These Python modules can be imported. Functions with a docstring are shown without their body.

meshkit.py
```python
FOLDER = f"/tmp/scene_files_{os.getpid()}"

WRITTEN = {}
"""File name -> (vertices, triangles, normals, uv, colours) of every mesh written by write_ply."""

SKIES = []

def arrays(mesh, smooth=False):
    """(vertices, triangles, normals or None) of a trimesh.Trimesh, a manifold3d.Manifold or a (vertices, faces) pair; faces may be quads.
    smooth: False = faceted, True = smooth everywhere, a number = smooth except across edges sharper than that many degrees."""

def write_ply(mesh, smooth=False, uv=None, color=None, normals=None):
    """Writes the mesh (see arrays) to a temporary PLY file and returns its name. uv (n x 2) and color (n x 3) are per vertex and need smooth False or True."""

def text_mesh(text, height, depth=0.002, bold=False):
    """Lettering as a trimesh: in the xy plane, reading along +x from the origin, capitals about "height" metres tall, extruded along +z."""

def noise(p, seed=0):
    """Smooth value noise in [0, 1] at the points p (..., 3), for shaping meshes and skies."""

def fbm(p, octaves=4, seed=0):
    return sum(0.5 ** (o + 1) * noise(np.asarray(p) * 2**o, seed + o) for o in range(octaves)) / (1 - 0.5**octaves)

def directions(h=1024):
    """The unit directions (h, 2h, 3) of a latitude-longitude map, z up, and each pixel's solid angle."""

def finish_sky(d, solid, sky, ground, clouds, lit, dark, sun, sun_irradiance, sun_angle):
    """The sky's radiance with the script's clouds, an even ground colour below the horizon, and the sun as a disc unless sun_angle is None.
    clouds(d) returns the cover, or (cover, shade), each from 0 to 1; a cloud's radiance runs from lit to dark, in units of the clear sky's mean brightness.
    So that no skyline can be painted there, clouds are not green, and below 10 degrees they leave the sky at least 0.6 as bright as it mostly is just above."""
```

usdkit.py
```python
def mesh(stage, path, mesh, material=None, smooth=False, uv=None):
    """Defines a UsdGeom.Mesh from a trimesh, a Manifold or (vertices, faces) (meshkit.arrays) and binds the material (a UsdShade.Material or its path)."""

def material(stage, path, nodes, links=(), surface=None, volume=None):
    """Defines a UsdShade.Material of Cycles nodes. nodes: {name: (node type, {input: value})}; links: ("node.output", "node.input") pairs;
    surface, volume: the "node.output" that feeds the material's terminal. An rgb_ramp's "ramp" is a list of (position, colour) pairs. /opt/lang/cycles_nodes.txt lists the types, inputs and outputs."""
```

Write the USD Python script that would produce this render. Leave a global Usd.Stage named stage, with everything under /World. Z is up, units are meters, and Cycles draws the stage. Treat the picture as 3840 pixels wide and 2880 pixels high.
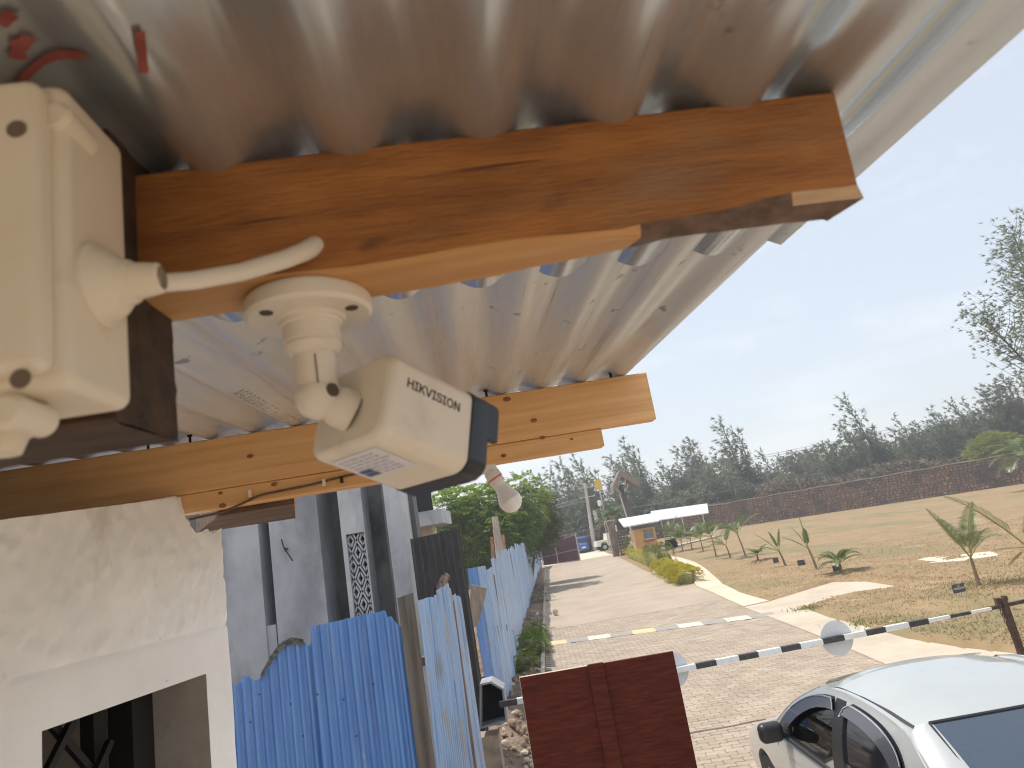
import math, random
import numpy as np, trimesh, manifold3d as m3, shapely, meshkit, usdkit
from shapely.geometry import Polygon, LineString
from shapely import affinity
from pxr import Usd, UsdGeom, UsdLux, UsdShade, Gf, Sdf, Vt

stage = Usd.Stage.CreateInMemory()
UsdGeom.SetStageUpAxis(stage, UsdGeom.Tokens.z); UsdGeom.SetStageMetersPerUnit(stage, 1.0)
world = UsdGeom.Xform.Define(stage, '/World'); stage.SetDefaultPrim(world.GetPrim())
UsdGeom.Scope.Define(stage, '/World/Looks')
rng = np.random.default_rng(7); random.seed(7)
pi = math.pi
A3 = lambda *a: np.array(a, float)

# ---------------------------------------------------------------- camera, sky, sun, exposure
EXPOSURE = 0.80
EYE = A3(0, 0, 2.75); PITCH, ROLL = math.radians(13.0), math.radians(9.8); FPX = 2500.0   # FPX: focal length in pixels of the 3840 px wide photograph
_f = A3(0, math.cos(PITCH), math.sin(PITCH)); _u0 = A3(0, -math.sin(PITCH), math.cos(PITCH)); _r0 = A3(1, 0, 0)
_r = math.cos(ROLL) * _r0 - math.sin(ROLL) * _u0; _u = math.sin(ROLL) * _r0 + math.cos(ROLL) * _u0
cam = UsdGeom.Camera.Define(stage, '/World/camera')
m = Gf.Matrix4d(*_r, 0, *_u, 0, *(-_f), 0, *EYE, 1)
cam.AddTransformOp().Set(m)
cam.CreateHorizontalApertureAttr(36.0); cam.CreateVerticalApertureAttr(27.0)
cam.CreateFocalLengthAttr(36.0 * FPX / 3840); cam.CreateClippingRangeAttr(Gf.Vec2f(0.02, 4000))
cam.CreateFStopAttr(9.5); cam.CreateFocusDistanceAttr(2.2); cam.CreateExposureAttr(EXPOSURE)
SUN_AZ, SUN_EL = math.radians(-60), math.radians(68)          # azimuth from +Y towards +X: the sun stands to the left, a little ahead
SUN = A3(math.sin(SUN_AZ) * math.cos(SUN_EL), math.cos(SUN_AZ) * math.cos(SUN_EL), math.sin(SUN_EL))
sky_mat = usdkit.material(stage, '/World/Looks/sky_air', {
    'sky': ('sky_texture', dict(sky_type='single_scattering', sun_disc=False, sun_elevation=SUN_EL, sun_rotation=SUN_AZ, altitude=20.0, air_density=1.0, aerosol_density=2.2, ozone_density=1.0)),
    'tc': ('texture_coordinate', {}), 'mp': ('mapping', dict(scale=(1.6, 1.6, 5.0), location=(3.1, .4, 0.2))),
    'n': ('noise_texture', dict(scale=1.7, detail=7.0, roughness=.58)),
    'r': ('rgb_ramp', dict(ramp=[(0, (0, 0, 0)), (.47, (0, 0, 0)), (.64, (1, 1, 1)), (1, (1, 1, 1))])),
    'cl': ('mix_color', dict(b=(7.0, 7.0, 7.0))), 'hz': ('mix_color', dict(fac=.60, b=(5.5, 5.8, 6.1))),
    'ml': ('math', dict(math_type='multiply', value2=.32)),
    'bg': ('background_shader', dict(strength=.10))},
    [('tc.generated', 'mp.vector'), ('mp.vector', 'n.vector'), ('n.fac', 'r.fac'), ('r.color', 'ml.value1'), ('ml.value', 'cl.fac'), ('sky.color', 'hz.a'), ('hz.result', 'cl.a'), ('cl.result', 'bg.color')], surface='bg.background')
sky = UsdLux.DomeLight.Define(stage, '/World/sky')
UsdShade.MaterialBindingAPI.Apply(sky.GetPrim()).Bind(sky_mat)
sky.GetPrim().SetCustomDataByKey('kind', 'structure')
sun = UsdLux.DistantLight.Define(stage, '/World/sun'); sun.CreateNormalizeAttr(True)
sun.CreateIntensityAttr(0.70); sun.CreateAngleAttr(0.53); sun.CreateColorAttr(Gf.Vec3f(1.0, .95, .87))
_x = np.cross([0, 0, 1.0], SUN); _x /= np.linalg.norm(_x); _y = np.cross(SUN, _x)
sun.AddTransformOp().Set(Gf.Matrix4d(*_x, 0, *_y, 0, *SUN, 0, 0, 0, 20, 1))

# ---------------------------------------------------------------- helpers: names, things, parts
used = {}
def numbered(parent, name):
    k = (parent, name); n = used.get(k, 0); used[k] = n + 1
    return name if n == 0 else f'{name}_{n:03d}'
def tag(prim, label=None, cat=None, group=None, kind=None):
    for k, v in (('label', label), ('category', cat), ('group', group), ('kind', kind)):
        if v: prim.SetCustomDataByKey(k, v)
class TH:
    def __init__(s, path, at, rz): s.path, s.at, s.rz = path, np.array(at, float), rz
    def loc(s, v):
        c, q = math.cos(s.rz), math.sin(s.rz); w = np.asarray(v, float) - s.at
        return np.stack([c * w[:, 0] + q * w[:, 1], -q * w[:, 0] + c * w[:, 1], w[:, 2]], 1)
def thing(name, label, cat, at=(0, 0, 0), rz=0.0, group=None, kind=None, scale=1.0):
    p = '/World/' + numbered('/World', name); x = UsdGeom.Xform.Define(stage, p)
    x.AddTranslateOp().Set(Gf.Vec3d(*map(float, at))); x.AddRotateZOp().Set(math.degrees(rz)); x.AddScaleOp().Set(Gf.Vec3f(scale))
    tag(x.GetPrim(), label, cat, group, kind)
    return TH(p, at, rz)
def part(th, name, g, mat, smooth=False, label=None, kind=None, local=False):
    """One Mesh under a thing or under one of its parts; g is in world coordinates unless local."""
    v, f = arr(g)
    if not local: v = th.loc(v)
    p = th.path + '/' + numbered(th.path, name)
    tag(usdkit.mesh(stage, p, (v, f), mat, smooth=smooth).GetPrim(), label, None, None, kind)
    return TH(p, th.at, th.rz)
def solo(name, label, cat, g, mat, smooth=False, group=None, kind=None):
    p = '/World/' + numbered('/World', name)
    tag(usdkit.mesh(stage, p, arr(g), mat, smooth=smooth).GetPrim(), label, cat, group, kind)
    return TH(p, (0, 0, 0), 0.0)
def copy(src, label, cat, at, rz=0.0, scale=1.0, group=None):
    p = '/World/' + numbered('/World', src.path.split('/')[-1].rsplit('_0', 1)[0]); x = UsdGeom.Xform.Define(stage, p)
    x.GetPrim().GetReferences().AddInternalReference(src.path)
    x.GetPrim().GetAttribute('xformOp:translate').Set(Gf.Vec3d(*map(float, at))); x.GetPrim().GetAttribute('xformOp:rotateZ').Set(math.degrees(rz)); x.GetPrim().GetAttribute('xformOp:scale').Set(Gf.Vec3f(scale))
    tag(x.GetPrim(), label, cat, group); x.GetPrim().SetInstanceable(True)

# ---------------------------------------------------------------- helpers: pixels of the photograph (2212 px wide view) to points of the place
DS = 2212 / 3840
def ray(x, y): return _f + (x / DS - 1920) / FPX * _r - (y / DS - 1440) / FPX * _u
def gnd(x, y, z=0.0): d = ray(x, y); return EYE + d * ((z - EYE[2]) / d[2])
def aty(x, y, Y): d = ray(x, y); return EYE + d * (Y / d[1])
def hit(x, y, o, n): d = ray(x, y); return EYE + d * (np.dot(np.asarray(o) - EYE, n) / np.dot(d, n))
RA = math.radians(5.0); UU = A3(math.cos(RA), math.sin(RA), 0); VV = A3(-math.sin(RA), math.cos(RA), 0)   # the roof's own axes: along the beams, along the corrugations
def rf(p): p = np.atleast_2d(np.asarray(p, float)); return p[:, :1] * UU + p[:, 1:2] * VV + p[:, 2:3] * A3(0, 0, 1)
def onv(x, y, v): p = hit(x, y, VV * v, VV); return A3(p @ UU, v, p[2])
def onz(x, y, z): p = gnd(x, y, z); return A3(p @ UU, p @ VV, z)

# ---------------------------------------------------------------- helpers: shapes
class G:
    def __init__(s): s.v, s.f, s.n = [], [], 0
    def add(s, v, f):
        v = np.asarray(v, float); f = np.asarray(f, int)
        if f.shape[1] == 4: f = np.vstack([f[:, [0, 1, 2]], f[:, [0, 2, 3]]])
        s.v.append(v); s.f.append(f + s.n); s.n += len(v); return s
    def mesh(s, m, M=None):
        v, f, _ = meshkit.arrays(m)
        if M is not None: v = M(v)
        return s.add(v, f)
    def box(s, c, d, R=None):
        d = np.asarray(d, float) / 2
        v = A3(*[[sx * d[0], sy * d[1], sz * d[2]] for sx in (-1, 1) for sy in (-1, 1) for sz in (-1, 1)])
        if R is not None: v = v @ np.asarray(R)
        return s.add(v + np.asarray(c, float), BOXF)
    def bar(s, a, b, w, h, up=(0, 0, 1)):
        a, b = np.asarray(a, float), np.asarray(b, float); y = b - a; L = np.linalg.norm(y); y /= L
        x = np.cross(y, up); x /= np.linalg.norm(x); z = np.cross(x, y)
        return s.box((a + b) / 2, (w, L, h), np.stack([x, y, z]))
    def pts8(s, p): return s.add(p, BOXF)
    def tube(s, pts, r, n=8, cap=True):
        pts = np.asarray(pts, float); k = len(pts); r = np.broadcast_to(r, (k,)); t = np.gradient(pts, axis=0); t /= np.linalg.norm(t, axis=1)[:, None]
        ref = A3(0, 0, 1) if abs(t[0, 2]) < .9 else A3(1, 0, 0); V = []
        x = np.cross(ref, t[0]); x /= np.linalg.norm(x)
        for i in range(k):
            x = x - t[i] * (x @ t[i]); x /= np.linalg.norm(x); y = np.cross(t[i], x)
            a = np.arange(n) * 2 * pi / n
            V.append(pts[i] + r[i] * (np.cos(a)[:, None] * x + np.sin(a)[:, None] * y))
        V = np.vstack(V); F = [[i * n + j, i * n + (j + 1) % n, (i + 1) * n + (j + 1) % n, (i + 1) * n + j] for i in range(k - 1) for j in range(n)]
        s.add(V, F)
        if cap:
            for i, o in ((0, -1), (k - 1, 1)):
                ring = V[i * n:(i + 1) * n]; c = np.vstack([ring, pts[i][None]])
                s.add(c, [[j, (j + 1) % n, n][::o] for j in range(n)])
        return s
    def lathe(s, prof, o, ax, n=28):
        """prof: (radius, height along ax) pairs"""
        ax = np.asarray(ax, float); ax = ax / np.linalg.norm(ax); x = np.cross(ax, A3(0, 0, 1) if abs(ax[2]) < .9 else A3(1, 0, 0)); x /= np.linalg.norm(x); y = np.cross(ax, x)
        a = np.arange(n) * 2 * pi / n; V = [np.asarray(o) + h * ax + max(r, 1e-5) * (np.cos(a)[:, None] * x + np.sin(a)[:, None] * y) for r, h in prof]
        k = len(prof)
        return s.add(np.vstack(V), [[i * n + j, i * n + (j + 1) % n, (i + 1) * n + (j + 1) % n, (i + 1) * n + j] for i in range(k - 1) for j in range(n)])
    def ext(s, poly, h, o=(0, 0, 0), ex=(1, 0, 0), ey=(0, 1, 0), ez=(0, 0, 1)):
        """shapely polygon in the plane (ex, ey) at o, extruded h along ez"""
        o, ex, ey, ez = (np.asarray(q, float) for q in (o, ex, ey, ez))
        for p in getattr(poly, 'geoms', [poly]):
            if p.is_empty or p.area < 1e-9: continue
            m = trimesh.creation.extrude_polygon(p, h, engine='earcut'); v = np.array(m.vertices)
            s.add(o + v[:, :1] * ex + v[:, 1:2] * ey + v[:, 2:3] * ez, m.faces)
        return s
    def grid(s, P, closed=False, flip=False):
        """P: (a, b, 3) points"""
        P = np.asarray(P, float); a, b = P.shape[:2]; i, j = np.meshgrid(np.arange(a - 1), np.arange(b if closed else b - 1), indexing='ij'); i, j = i.ravel(), j.ravel(); k = (j + 1) % b
        q = np.stack([i * b + j, (i + 1) * b + j, (i + 1) * b + k, i * b + k], 1)
        return s.add(P.reshape(-1, 3), q[:, ::-1] if flip else q)
    def out(s): return np.vstack(s.v), np.vstack(s.f)
BOXF = [[0, 1, 3, 2], [4, 6, 7, 5], [0, 4, 5, 1], [2, 3, 7, 6], [0, 2, 6, 4], [1, 5, 7, 3]]
def arr(g):
    if isinstance(g, G): return g.out()
    v, f, _ = meshkit.arrays(g); return v, f
def hullbox(size, r, seg=10):
    """rounded box as a Manifold, centred"""
    s = m3.Manifold.sphere(r, seg); d = np.asarray(size) / 2 - r
    return m3.Manifold.batch_hull([s.translate([sx * d[0], sy * d[1], sz * d[2]]) for sx in (-1, 1) for sy in (-1, 1) for sz in (-1, 1)])
def fr(o, x, y, z):
    o, x, y, z = (np.asarray(q, float) for q in (o, x, y, z)); return lambda v: o + v[:, :1] * x + v[:, 1:2] * y + v[:, 2:3] * z
def nz(p, s, seed=0, o=3): return meshkit.fbm(np.asarray(p, float) * s, o, seed) - .5

# ---------------------------------------------------------------- helpers: materials
def M(name, c, c2=None, scale=6.0, st=(1, 1, 1), rough=.6, metal=0.0, bump=0.0, bscale=None, bst=None, obj=False, lay=(), spec=.5, island=0.0, trans=0.0, ramp=(.35, .65), coat=0.0, bdist=.01, rot=(0, 0, 0), detail=6.0, rvar=0.0):
    """Principled material: noise between c and c2, further layers (colour, scale, stretch, low, high), bump, tone per leaf or block, translucency."""
    N = {'geo': ('geometry', {}), 'p': ('principled_bsdf', dict(roughness=rough, metallic=metal, specular_ior_level=spec, coat_weight=coat))}; L = []
    src = 'geo.position'
    if obj: N['tc'] = ('texture_coordinate', {}); src = 'tc.object'
    def noise(k, sc, stt, dt=detail):
        N['m' + k] = ('mapping', dict(scale=tuple(stt), rotation=rot)); N['n' + k] = ('noise_texture', dict(scale=sc, detail=dt, roughness=.6)); L.extend([(src, f'm{k}.vector'), (f'm{k}.vector', f'n{k}.vector')]); return f'n{k}.fac'
    if c2 is not None:
        o = noise('a', scale, st); N['ra'] = ('rgb_ramp', dict(ramp=[(ramp[0], c), (ramp[1], c2)])); L.append((o, 'ra.fac')); col = 'ra.color'
    else: N['ca'] = ('color', dict(value=c)); col = 'ca.color'
    for i, (lc, sc, stt, lo, hi) in enumerate(lay):
        o = noise(f'l{i}', sc, stt); N[f'rl{i}'] = ('rgb_ramp', dict(ramp=[(lo, (0, 0, 0)), (hi, (1, 1, 1))])); N[f'x{i}'] = ('mix_color', dict(b=lc))
        L += [(o, f'rl{i}.fac'), (f'rl{i}.color', f'x{i}.fac'), (col, f'x{i}.a')]; col = f'x{i}.result'
    if island:
        N['mr'] = ('map_range', dict(from_min=0, from_max=1, to_min=1 - island, to_max=1 + island)); N['hs'] = ('hsv', {}); L += [('geo.random_per_island', 'mr.value'), ('mr.result', 'hs.value'), (col, 'hs.color')]; col = 'hs.color'
    L.append((col, 'p.base_color'))
    if rvar:
        o = noise('v', scale * 2.3, st); N['vr'] = ('map_range', dict(from_min=.3, from_max=.7, to_min=max(rough - rvar, .03), to_max=min(rough + rvar, 1))); L += [(o, 'vr.value'), ('vr.result', 'p.roughness')]
    if bump:
        o = noise('b', bscale or scale * 3, bst or st, 8.0); N['bm'] = ('bump', dict(strength=bump, distance=bdist)); L += [(o, 'bm.height'), ('bm.normal', 'p.normal')]
    out = 'p.BSDF'
    if trans: N['t'] = ('translucent_bsdf', {}); N['mx'] = ('mix_closure', dict(fac=trans)); L += [(col, 't.color'), ('p.BSDF', 'mx.closure1'), ('t.BSDF', 'mx.closure2')]; out = 'mx.closure'
    return usdkit.material(stage, '/World/Looks/' + name, N, L, surface=out)
def pane(name, tint, ior=1.5):
    return usdkit.material(stage, '/World/Looks/' + name, {'t': ('transparent_bsdf', dict(color=tint)), 'g': ('glossy_bsdf', dict(color=(.9, .95, 1), roughness=.03)), 'f': ('fresnel', dict(IOR=ior)), 'x': ('mix_closure', {})},
                           [('f.fac', 'x.fac'), ('t.BSDF', 'x.closure1'), ('g.BSDF', 'x.closure2')], surface='x.closure')
# ================================================================ the roof over the camera, its beams, the camera on the wall, the gatehouse
zinc = M('zinc_sheet', (.50, .56, .615), (.62, .675, .72), scale=2, st=(5, .5, 1), rough=.24, metal=.74, bump=.03, bscale=14, bst=(8, .4, 1), obj=True, rvar=.08, bdist=.001, lay=[((.46, .43, .40), 5, (3, .6, 1), .60, .80), ((.40, .38, .36), 3, (14, .3, 1), .66, .72), ((.30, .28, .26), 6, (38, .35, 1), .68, .72), ((.36, .345, .33), 17, (1.6, 1, 1), .66, .71)])
zinc_pale = M('zinc_sheet_pale', (.56, .58, .595), (.66, .675, .68), scale=2, st=(5, .5, 1), rough=.34, metal=.35, bump=.03, bscale=14, bst=(8, .4, 1), obj=True, rvar=.08, bdist=.001, lay=[((.44, .45, .46), 4, (12, .3, 1), .58, .72), ((.28, .265, .25), 6, (40, .35, 1), .675, .71), ((.33, .31, .30), 17, (1.6, 1, 1), .655, .69)])
wood_old = M('wood_beam_old', (.275, .100, .026), (.50, .205, .052), scale=7, st=(1.1, 6, 6), rough=.55, obj=True, bump=.9, bscale=30, bst=(1.6, 12, 12), bdist=.004, lay=[((.085, .038, .016), 13, (1, 1.6, 1.6), .64, .80), ((.38, .215, .12), 5, (1, 1.8, 1.8), .56, .78), ((.04, .02, .01), 55, (1, 1.5, 1.5), .70, .76), ((.10, .04, .014), 10, (.7, 22, 22), .60, .72)])
wood_new = M('wood_beam_new', (.66, .36, .14), (.80, .48, .22), scale=3.5, st=(.7, 14, 14), rough=.5, obj=True, bump=.25, bscale=14, bst=(1, 20, 20), bdist=.0015, lay=[((.47, .21, .07), 5, (.35, 26, 26), .56, .78)])
wood_raw_bounce_lit = M('wood_raw_bounce_lit', (.50, .25, .085), (.62, .34, .13), scale=5, st=(1, 9, 9), rough=.6, obj=True, bump=.3, bscale=20, bst=(1, 14, 14), bdist=.002)
wood_dark = M('wood_dark', (.030, .020, .014), (.085, .047, .028), scale=16, st=(1, 3, 3), rough=.8, obj=True, bump=.6, bscale=60, bdist=.003)
bark = M('bark', (.10, .065, .048), (.21, .135, .10), scale=40, st=(1, 2, 2), rough=.85, obj=True, bump=.6, bscale=90, bdist=.003)
wood_pale = M('wood_pale', (.52, .34, .20), (.62, .43, .26), scale=30, st=(1, 6, 6), rough=.6, obj=True)
knot_m = M('knot', (.20, .075, .022), (.31, .135, .045), scale=140, rough=.6, obj=True)
iron_dark = M('iron_dark', (.035, .026, .022), (.08, .05, .035), scale=120, rough=.6, metal=.5)
pvc = M('pvc_cream', (.72, .635, .50), (.76, .68, .55), scale=14, rough=.42, bump=.05, bscale=160, bdist=.001, lay=[((.55, .44, .30), 16, (1, 1, 1), .62, .86)])
cam_plastic = M('camera_plastic', (.74, .67, .56), (.77, .70, .60), scale=12, rough=.42, bump=.06, bscale=220, bdist=.0006, lay=[((.58, .50, .39), 26, (1, 1, 1), .58, .86), ((.45, .37, .28), 140, (1, 1, 1), .70, .78)])
cam_black = M('camera_black', (.012, .016, .024), rough=.34)
ink = M('ink_black', (.025, .025, .03), rough=.6)
ink_blue = M('ink_blue', (.06, .10, .22), rough=.6)
ink_grey = M('ink_grey', (.30, .275, .25), rough=.6)
ink_red = M('ink_red', (.22, .045, .038), (.34, .10, .085), scale=40, rough=.6)
sticker_m = M('sticker', (.70, .70, .74), rough=.4)

PIT, AMP = .09, .009
def roofz(u, v, low=.01): return 3.02 + AMP + .0412 * (v - .4) - AMP * np.cos(2 * pi * (u - low) / PIT)
def sheet(u0, u1, v0, v1, dz, k=0, low=.01):
    u = np.arange(u0, u1 + 1e-6, PIT / 14); v = np.linspace(v0, v1, 40); U_, V_ = np.meshgrid(u, v, indexing='ij')
    Z = roofz(U_, V_, low) + dz + .0012 * nz(np.stack([U_, V_, U_ * 0 + k], -1), 9, k)
    P = np.stack([U_, V_, Z], -1); g = G(); W = lambda q: rf(q.reshape(-1, 3)).reshape(q.shape)
    g.grid(W(P), flip=True); g.grid(W(P + A3(0, 0, .0006)))
    for a in (P[0], P[-1], P[:, 0], P[:, -1]): g.grid(W(np.stack([a, a + A3(0, 0, .0006)])))
    return g
roof = thing('metal_roof', 'corrugated bare metal roof sheets overhead, overlapping, nailed to the wooden beams', 'roof', (0, 0, 3.02), RA)
part(roof, 'roof_sheet', sheet(-.45, .40, -2.8, .70, -.0060, 1, .047), zinc, 50)  # both near sheets run on unseen behind the camera, lengthened for their shade
part(roof, 'roof_sheet', sheet(-1.35, -.36, -2.8, .71, -.0072, 2, .047), zinc, 50)
s3 = part(roof, 'roof_sheet', sheet(-.37, .405, .64, 1.53, 0, 3), zinc_pale, 50)
s4 = part(roof, 'roof_sheet', sheet(-1.62, -.295, .63, 1.53, .0013, 4), zinc_pale, 50)
# maker's print on the far sheet, upside down from here, and red brush lettering on the near one
def flat_text(txt, h, o, ex, ey, bend, depth=.0003, bold=False):
    t = meshkit.text_mesh(txt, h, depth, bold).subdivide(); v = np.array(t.vertices); q = np.asarray(o) + v[:, :1] * np.asarray(ex) + v[:, 1:2] * np.asarray(ey)
    q[:, 2] = roofz(q[:, 0], q[:, 1]) + bend - v[:, 2]
    g = G(); g.add(rf(q), t.faces); return g
part(s4, 'printed_code', flat_text('TCT0000871B/.85/30GPA', .020, (-.352, 1.40, 0), (0, -1, 0), (1, 0, 0), .0002), ink_grey)
red = G()
for (p0, p1, w) in [((0, 160), (185, 72), .0045), ((50, 132), (170, 90), .0045), ((30, 96), (64, 62), .006), ((30, 62), (52, 104), .004), ((0, 30), (28, 8), .006), ((298, -10), (307, 78), .0045)]:
    a, b = onz(*p0, 3.03), onz(*p1, 3.03); a, b = a[:2], b[:2]; n = np.array([-(b - a)[1], (b - a)[0]]); n = n / np.linalg.norm(n) * w / 2
    s_ = np.linspace(0, 1, 14)[:, None]; q = a + (b - a) * s_; P = np.stack([q - n, q, q + n]); Z = roofz(P[..., 0], P[..., 1], .047) - .0082
    red.grid(rf(np.dstack([P, Z]).reshape(-1, 3)).reshape(3, 14, 3))
part(roof, 'red_lettering', red, ink_red)

# --- near beam: rough old timber with a barked lower edge towards its end
b1 = thing('roof_beam', 'nearest dark reddish timber beam under the roof with a rough barked end', 'beam', rf((-.163, .40, 2.935))[0], RA)
def beam_section(u):
    t = np.clip((u - .130) / .15, 0, 1) ** .5; tb = np.clip((u - .04) / .13, 0, 1); w = .0085 * t; e = .0015 * np.sin(u * 60) + .002 * np.sin(u * 23)
    zt, zb = 3.0200, 2.9325 + .0015 * np.sin(u * 31)
    return [(.400, zt - .003), (.400, zb + .004 + w * .95 + e * t), (.4005 + .003 * t, zb + .0015 + .0015 * t), (.4030 + .009 * t, zb - .0065 * t), (.447 - .006 * tb, zb + .011 * tb), (.450, zb + .003 + .022 * tb), (.450, zt), (.403, zt)]
us = np.concatenate([np.linspace(-.185, .132, 40), np.linspace(.137, .301, 60)])
def beam_pts(us):
    P = []
    for u in us:
        c = np.array(beam_section(u)); q = np.c_[np.full(len(c), u), c]
        if u > .27:   # worn end: upper corner set back, lower half sticks out
            k = (u - .27) / .022; q[:, 0] += np.where(c[:, 1] < 2.962, -.0045, -.001) * k + .002 * k * np.sin(c[:, 1] * 300); q[c[:, 1] < 2.934, 0] -= .014 * k
            q[c[:, 1] > 3.01, 0] -= .003 * k
        P.append(q)
    P = np.array(P); P[:, :, 0] += (.0022 * nz(P, 70, 15)) * (us > .28)[:, None]; P[..., 1:] += .0016 * nz(P, 55, 5)[..., None] + .0012 * nz(P * A3(.35, 1, 1), 120, 9)[..., None]; return P
P = beam_pts(us)
tim = G(); sel = [0, 1]
def strip(P, cols): return rf(P[:, cols].reshape(-1, 3)).reshape(len(P), len(cols), 3)
tim.grid(strip(P, [4, 5, 6, 7, 0, 1])); k0 = 41
und = G(); und.grid(strip(P[:k0], [1, 2, 3, 4])); part(b1, 'underside', und, wood_raw_bounce_lit, 40)  # paler sawn face, with bounce light from below painted into its colour
for e, o in ((0, 1), (len(us) - 1, -1)):
    r_ = rf(P[e]); tim.add(np.vstack([r_, r_.mean(0)]), [[i, (i + 1) % 8, 8][::o] for i in range(8)])
part(b1, 'timber', tim, wood_old, 40)
bk = G(); kc = 80; bk.grid(strip(P[k0 - 1:kc], [1, 2, 3, 4])); bk.grid(strip(P[kc - 1:], [2, 3, 4])); part(b1, 'bark_edge', bk, bark, 40)
ch = G(); ch.grid(strip(P[kc - 1:], [1, 2])); part(b1, 'fresh_chip', ch, wood_pale, 40)

# --- dark board on the left that carries the junction box
bd = thing('mounting_board', 'blackened timber board hanging behind the white junction box', 'board', rf((-.5, .405, 2.83))[0], RA)
q = onv(385, 955, .443); zb = q[2]
B = G(); n_ = 24; uu = np.linspace(-.86, q[0], n_); sec = lambda u: A3((u, .366, 3.033), (u, .366, zb + .002), (u, .370, zb - .001), (u, .440, zb), (u, .443, zb + .004), (u, .443, 3.033))
PB = np.array([sec(u) for u in uu]); PB[..., :] += (.0022 * nz(PB, 40, 3))[..., None]
B.grid(rf(PB.reshape(-1, 3)).reshape(PB.shape), closed=True)
ZZ, VV_ = np.meshgrid(np.linspace(zb, 3.033, 22), np.linspace(.366, .443, 9), indexing='ij'); E_ = np.stack([np.full_like(ZZ, q[0]), VV_, ZZ], -1); E_[..., 0] += .004 * nz(E_, 60, 8)
B.grid(rf(E_.reshape(-1, 3)).reshape(E_.shape), flip=True); part(bd, 'board', B, wood_dark, 40)

# --- junction box, cream PVC, seen on its right-hand side
jb = thing('junction_box', 'cream plastic junction box with round cable glands on the dark board', 'junction box', rf((-.23, .366, 2.93))[0], RA)
VB, VF = .360, .300
bR = onv(283, 640, VB)[0]; zB = onv(292, 888, VB)[2]; zT = onv(150, 272, VB - .02)[2] - .004
W_ = .135; H_ = zT - zB
body = hullbox((W_, VB - VF, H_), .007, 16)
jc = A3(bR - W_ / 2, (VB + VF) / 2, (zT + zB) / 2)
g = G().mesh(body, lambda v: rf(v + jc)); part(jb, 'box', g, pvc, 40)
lid = hullbox((W_ - .012, .016, H_ - .012), .006, 16); g = G().mesh(lid, lambda v: rf(v + A3(jc[0], VF - .004, jc[2]))); part(jb, 'lid', g, pvc, 40)
for (px, py) in ((35, 278), (44, 818)):
    o = onv(px, py, VF - .0125); g = G().lathe([(0, .0003), (.0042, .0003), (.0046, 0)], rf(o)[0], -VV, 18); part(jb, 'screw_hole', g, M('hole_' + str(px), (.16, .12, .085), rough=.9))
for (px, py) in ((150, 285), (30, 268), (55, 900)):
    o = onv(px, py, VF + .012); g = G().lathe([(.008, -.012), (.0085, .012), (.006, .015), (0, .015)], rf(o)[0], -VV, 18); part(jb, 'screw_post', g, pvc, 40)
gl = onv(215, 618, VF + .028); gl[0] = bR
g = G().lathe([(.0225, -.001), (.0220, .0025), (.0195, .004), (.0165, .009), (.0135, .012), (.0125, .0125), (.0110, .017), (.0098, .0175), (.0088, .024), (.0078, .030), (.0060, .031)], rf(gl)[0], UU, 30); gp = part(jb, 'cable_gland', g, pvc, 40)
gb = A3(jc[0] + .018, VF + .030, zB)
g = G().lathe([(.024, -.001), (.0235, .003), (.019, .008), (.012, .012), (.009, .02), (0, .02)], rf(gb)[0], (0, 0, -1), 28); part(jb, 'cable_gland', g, pvc, 40)

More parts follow.
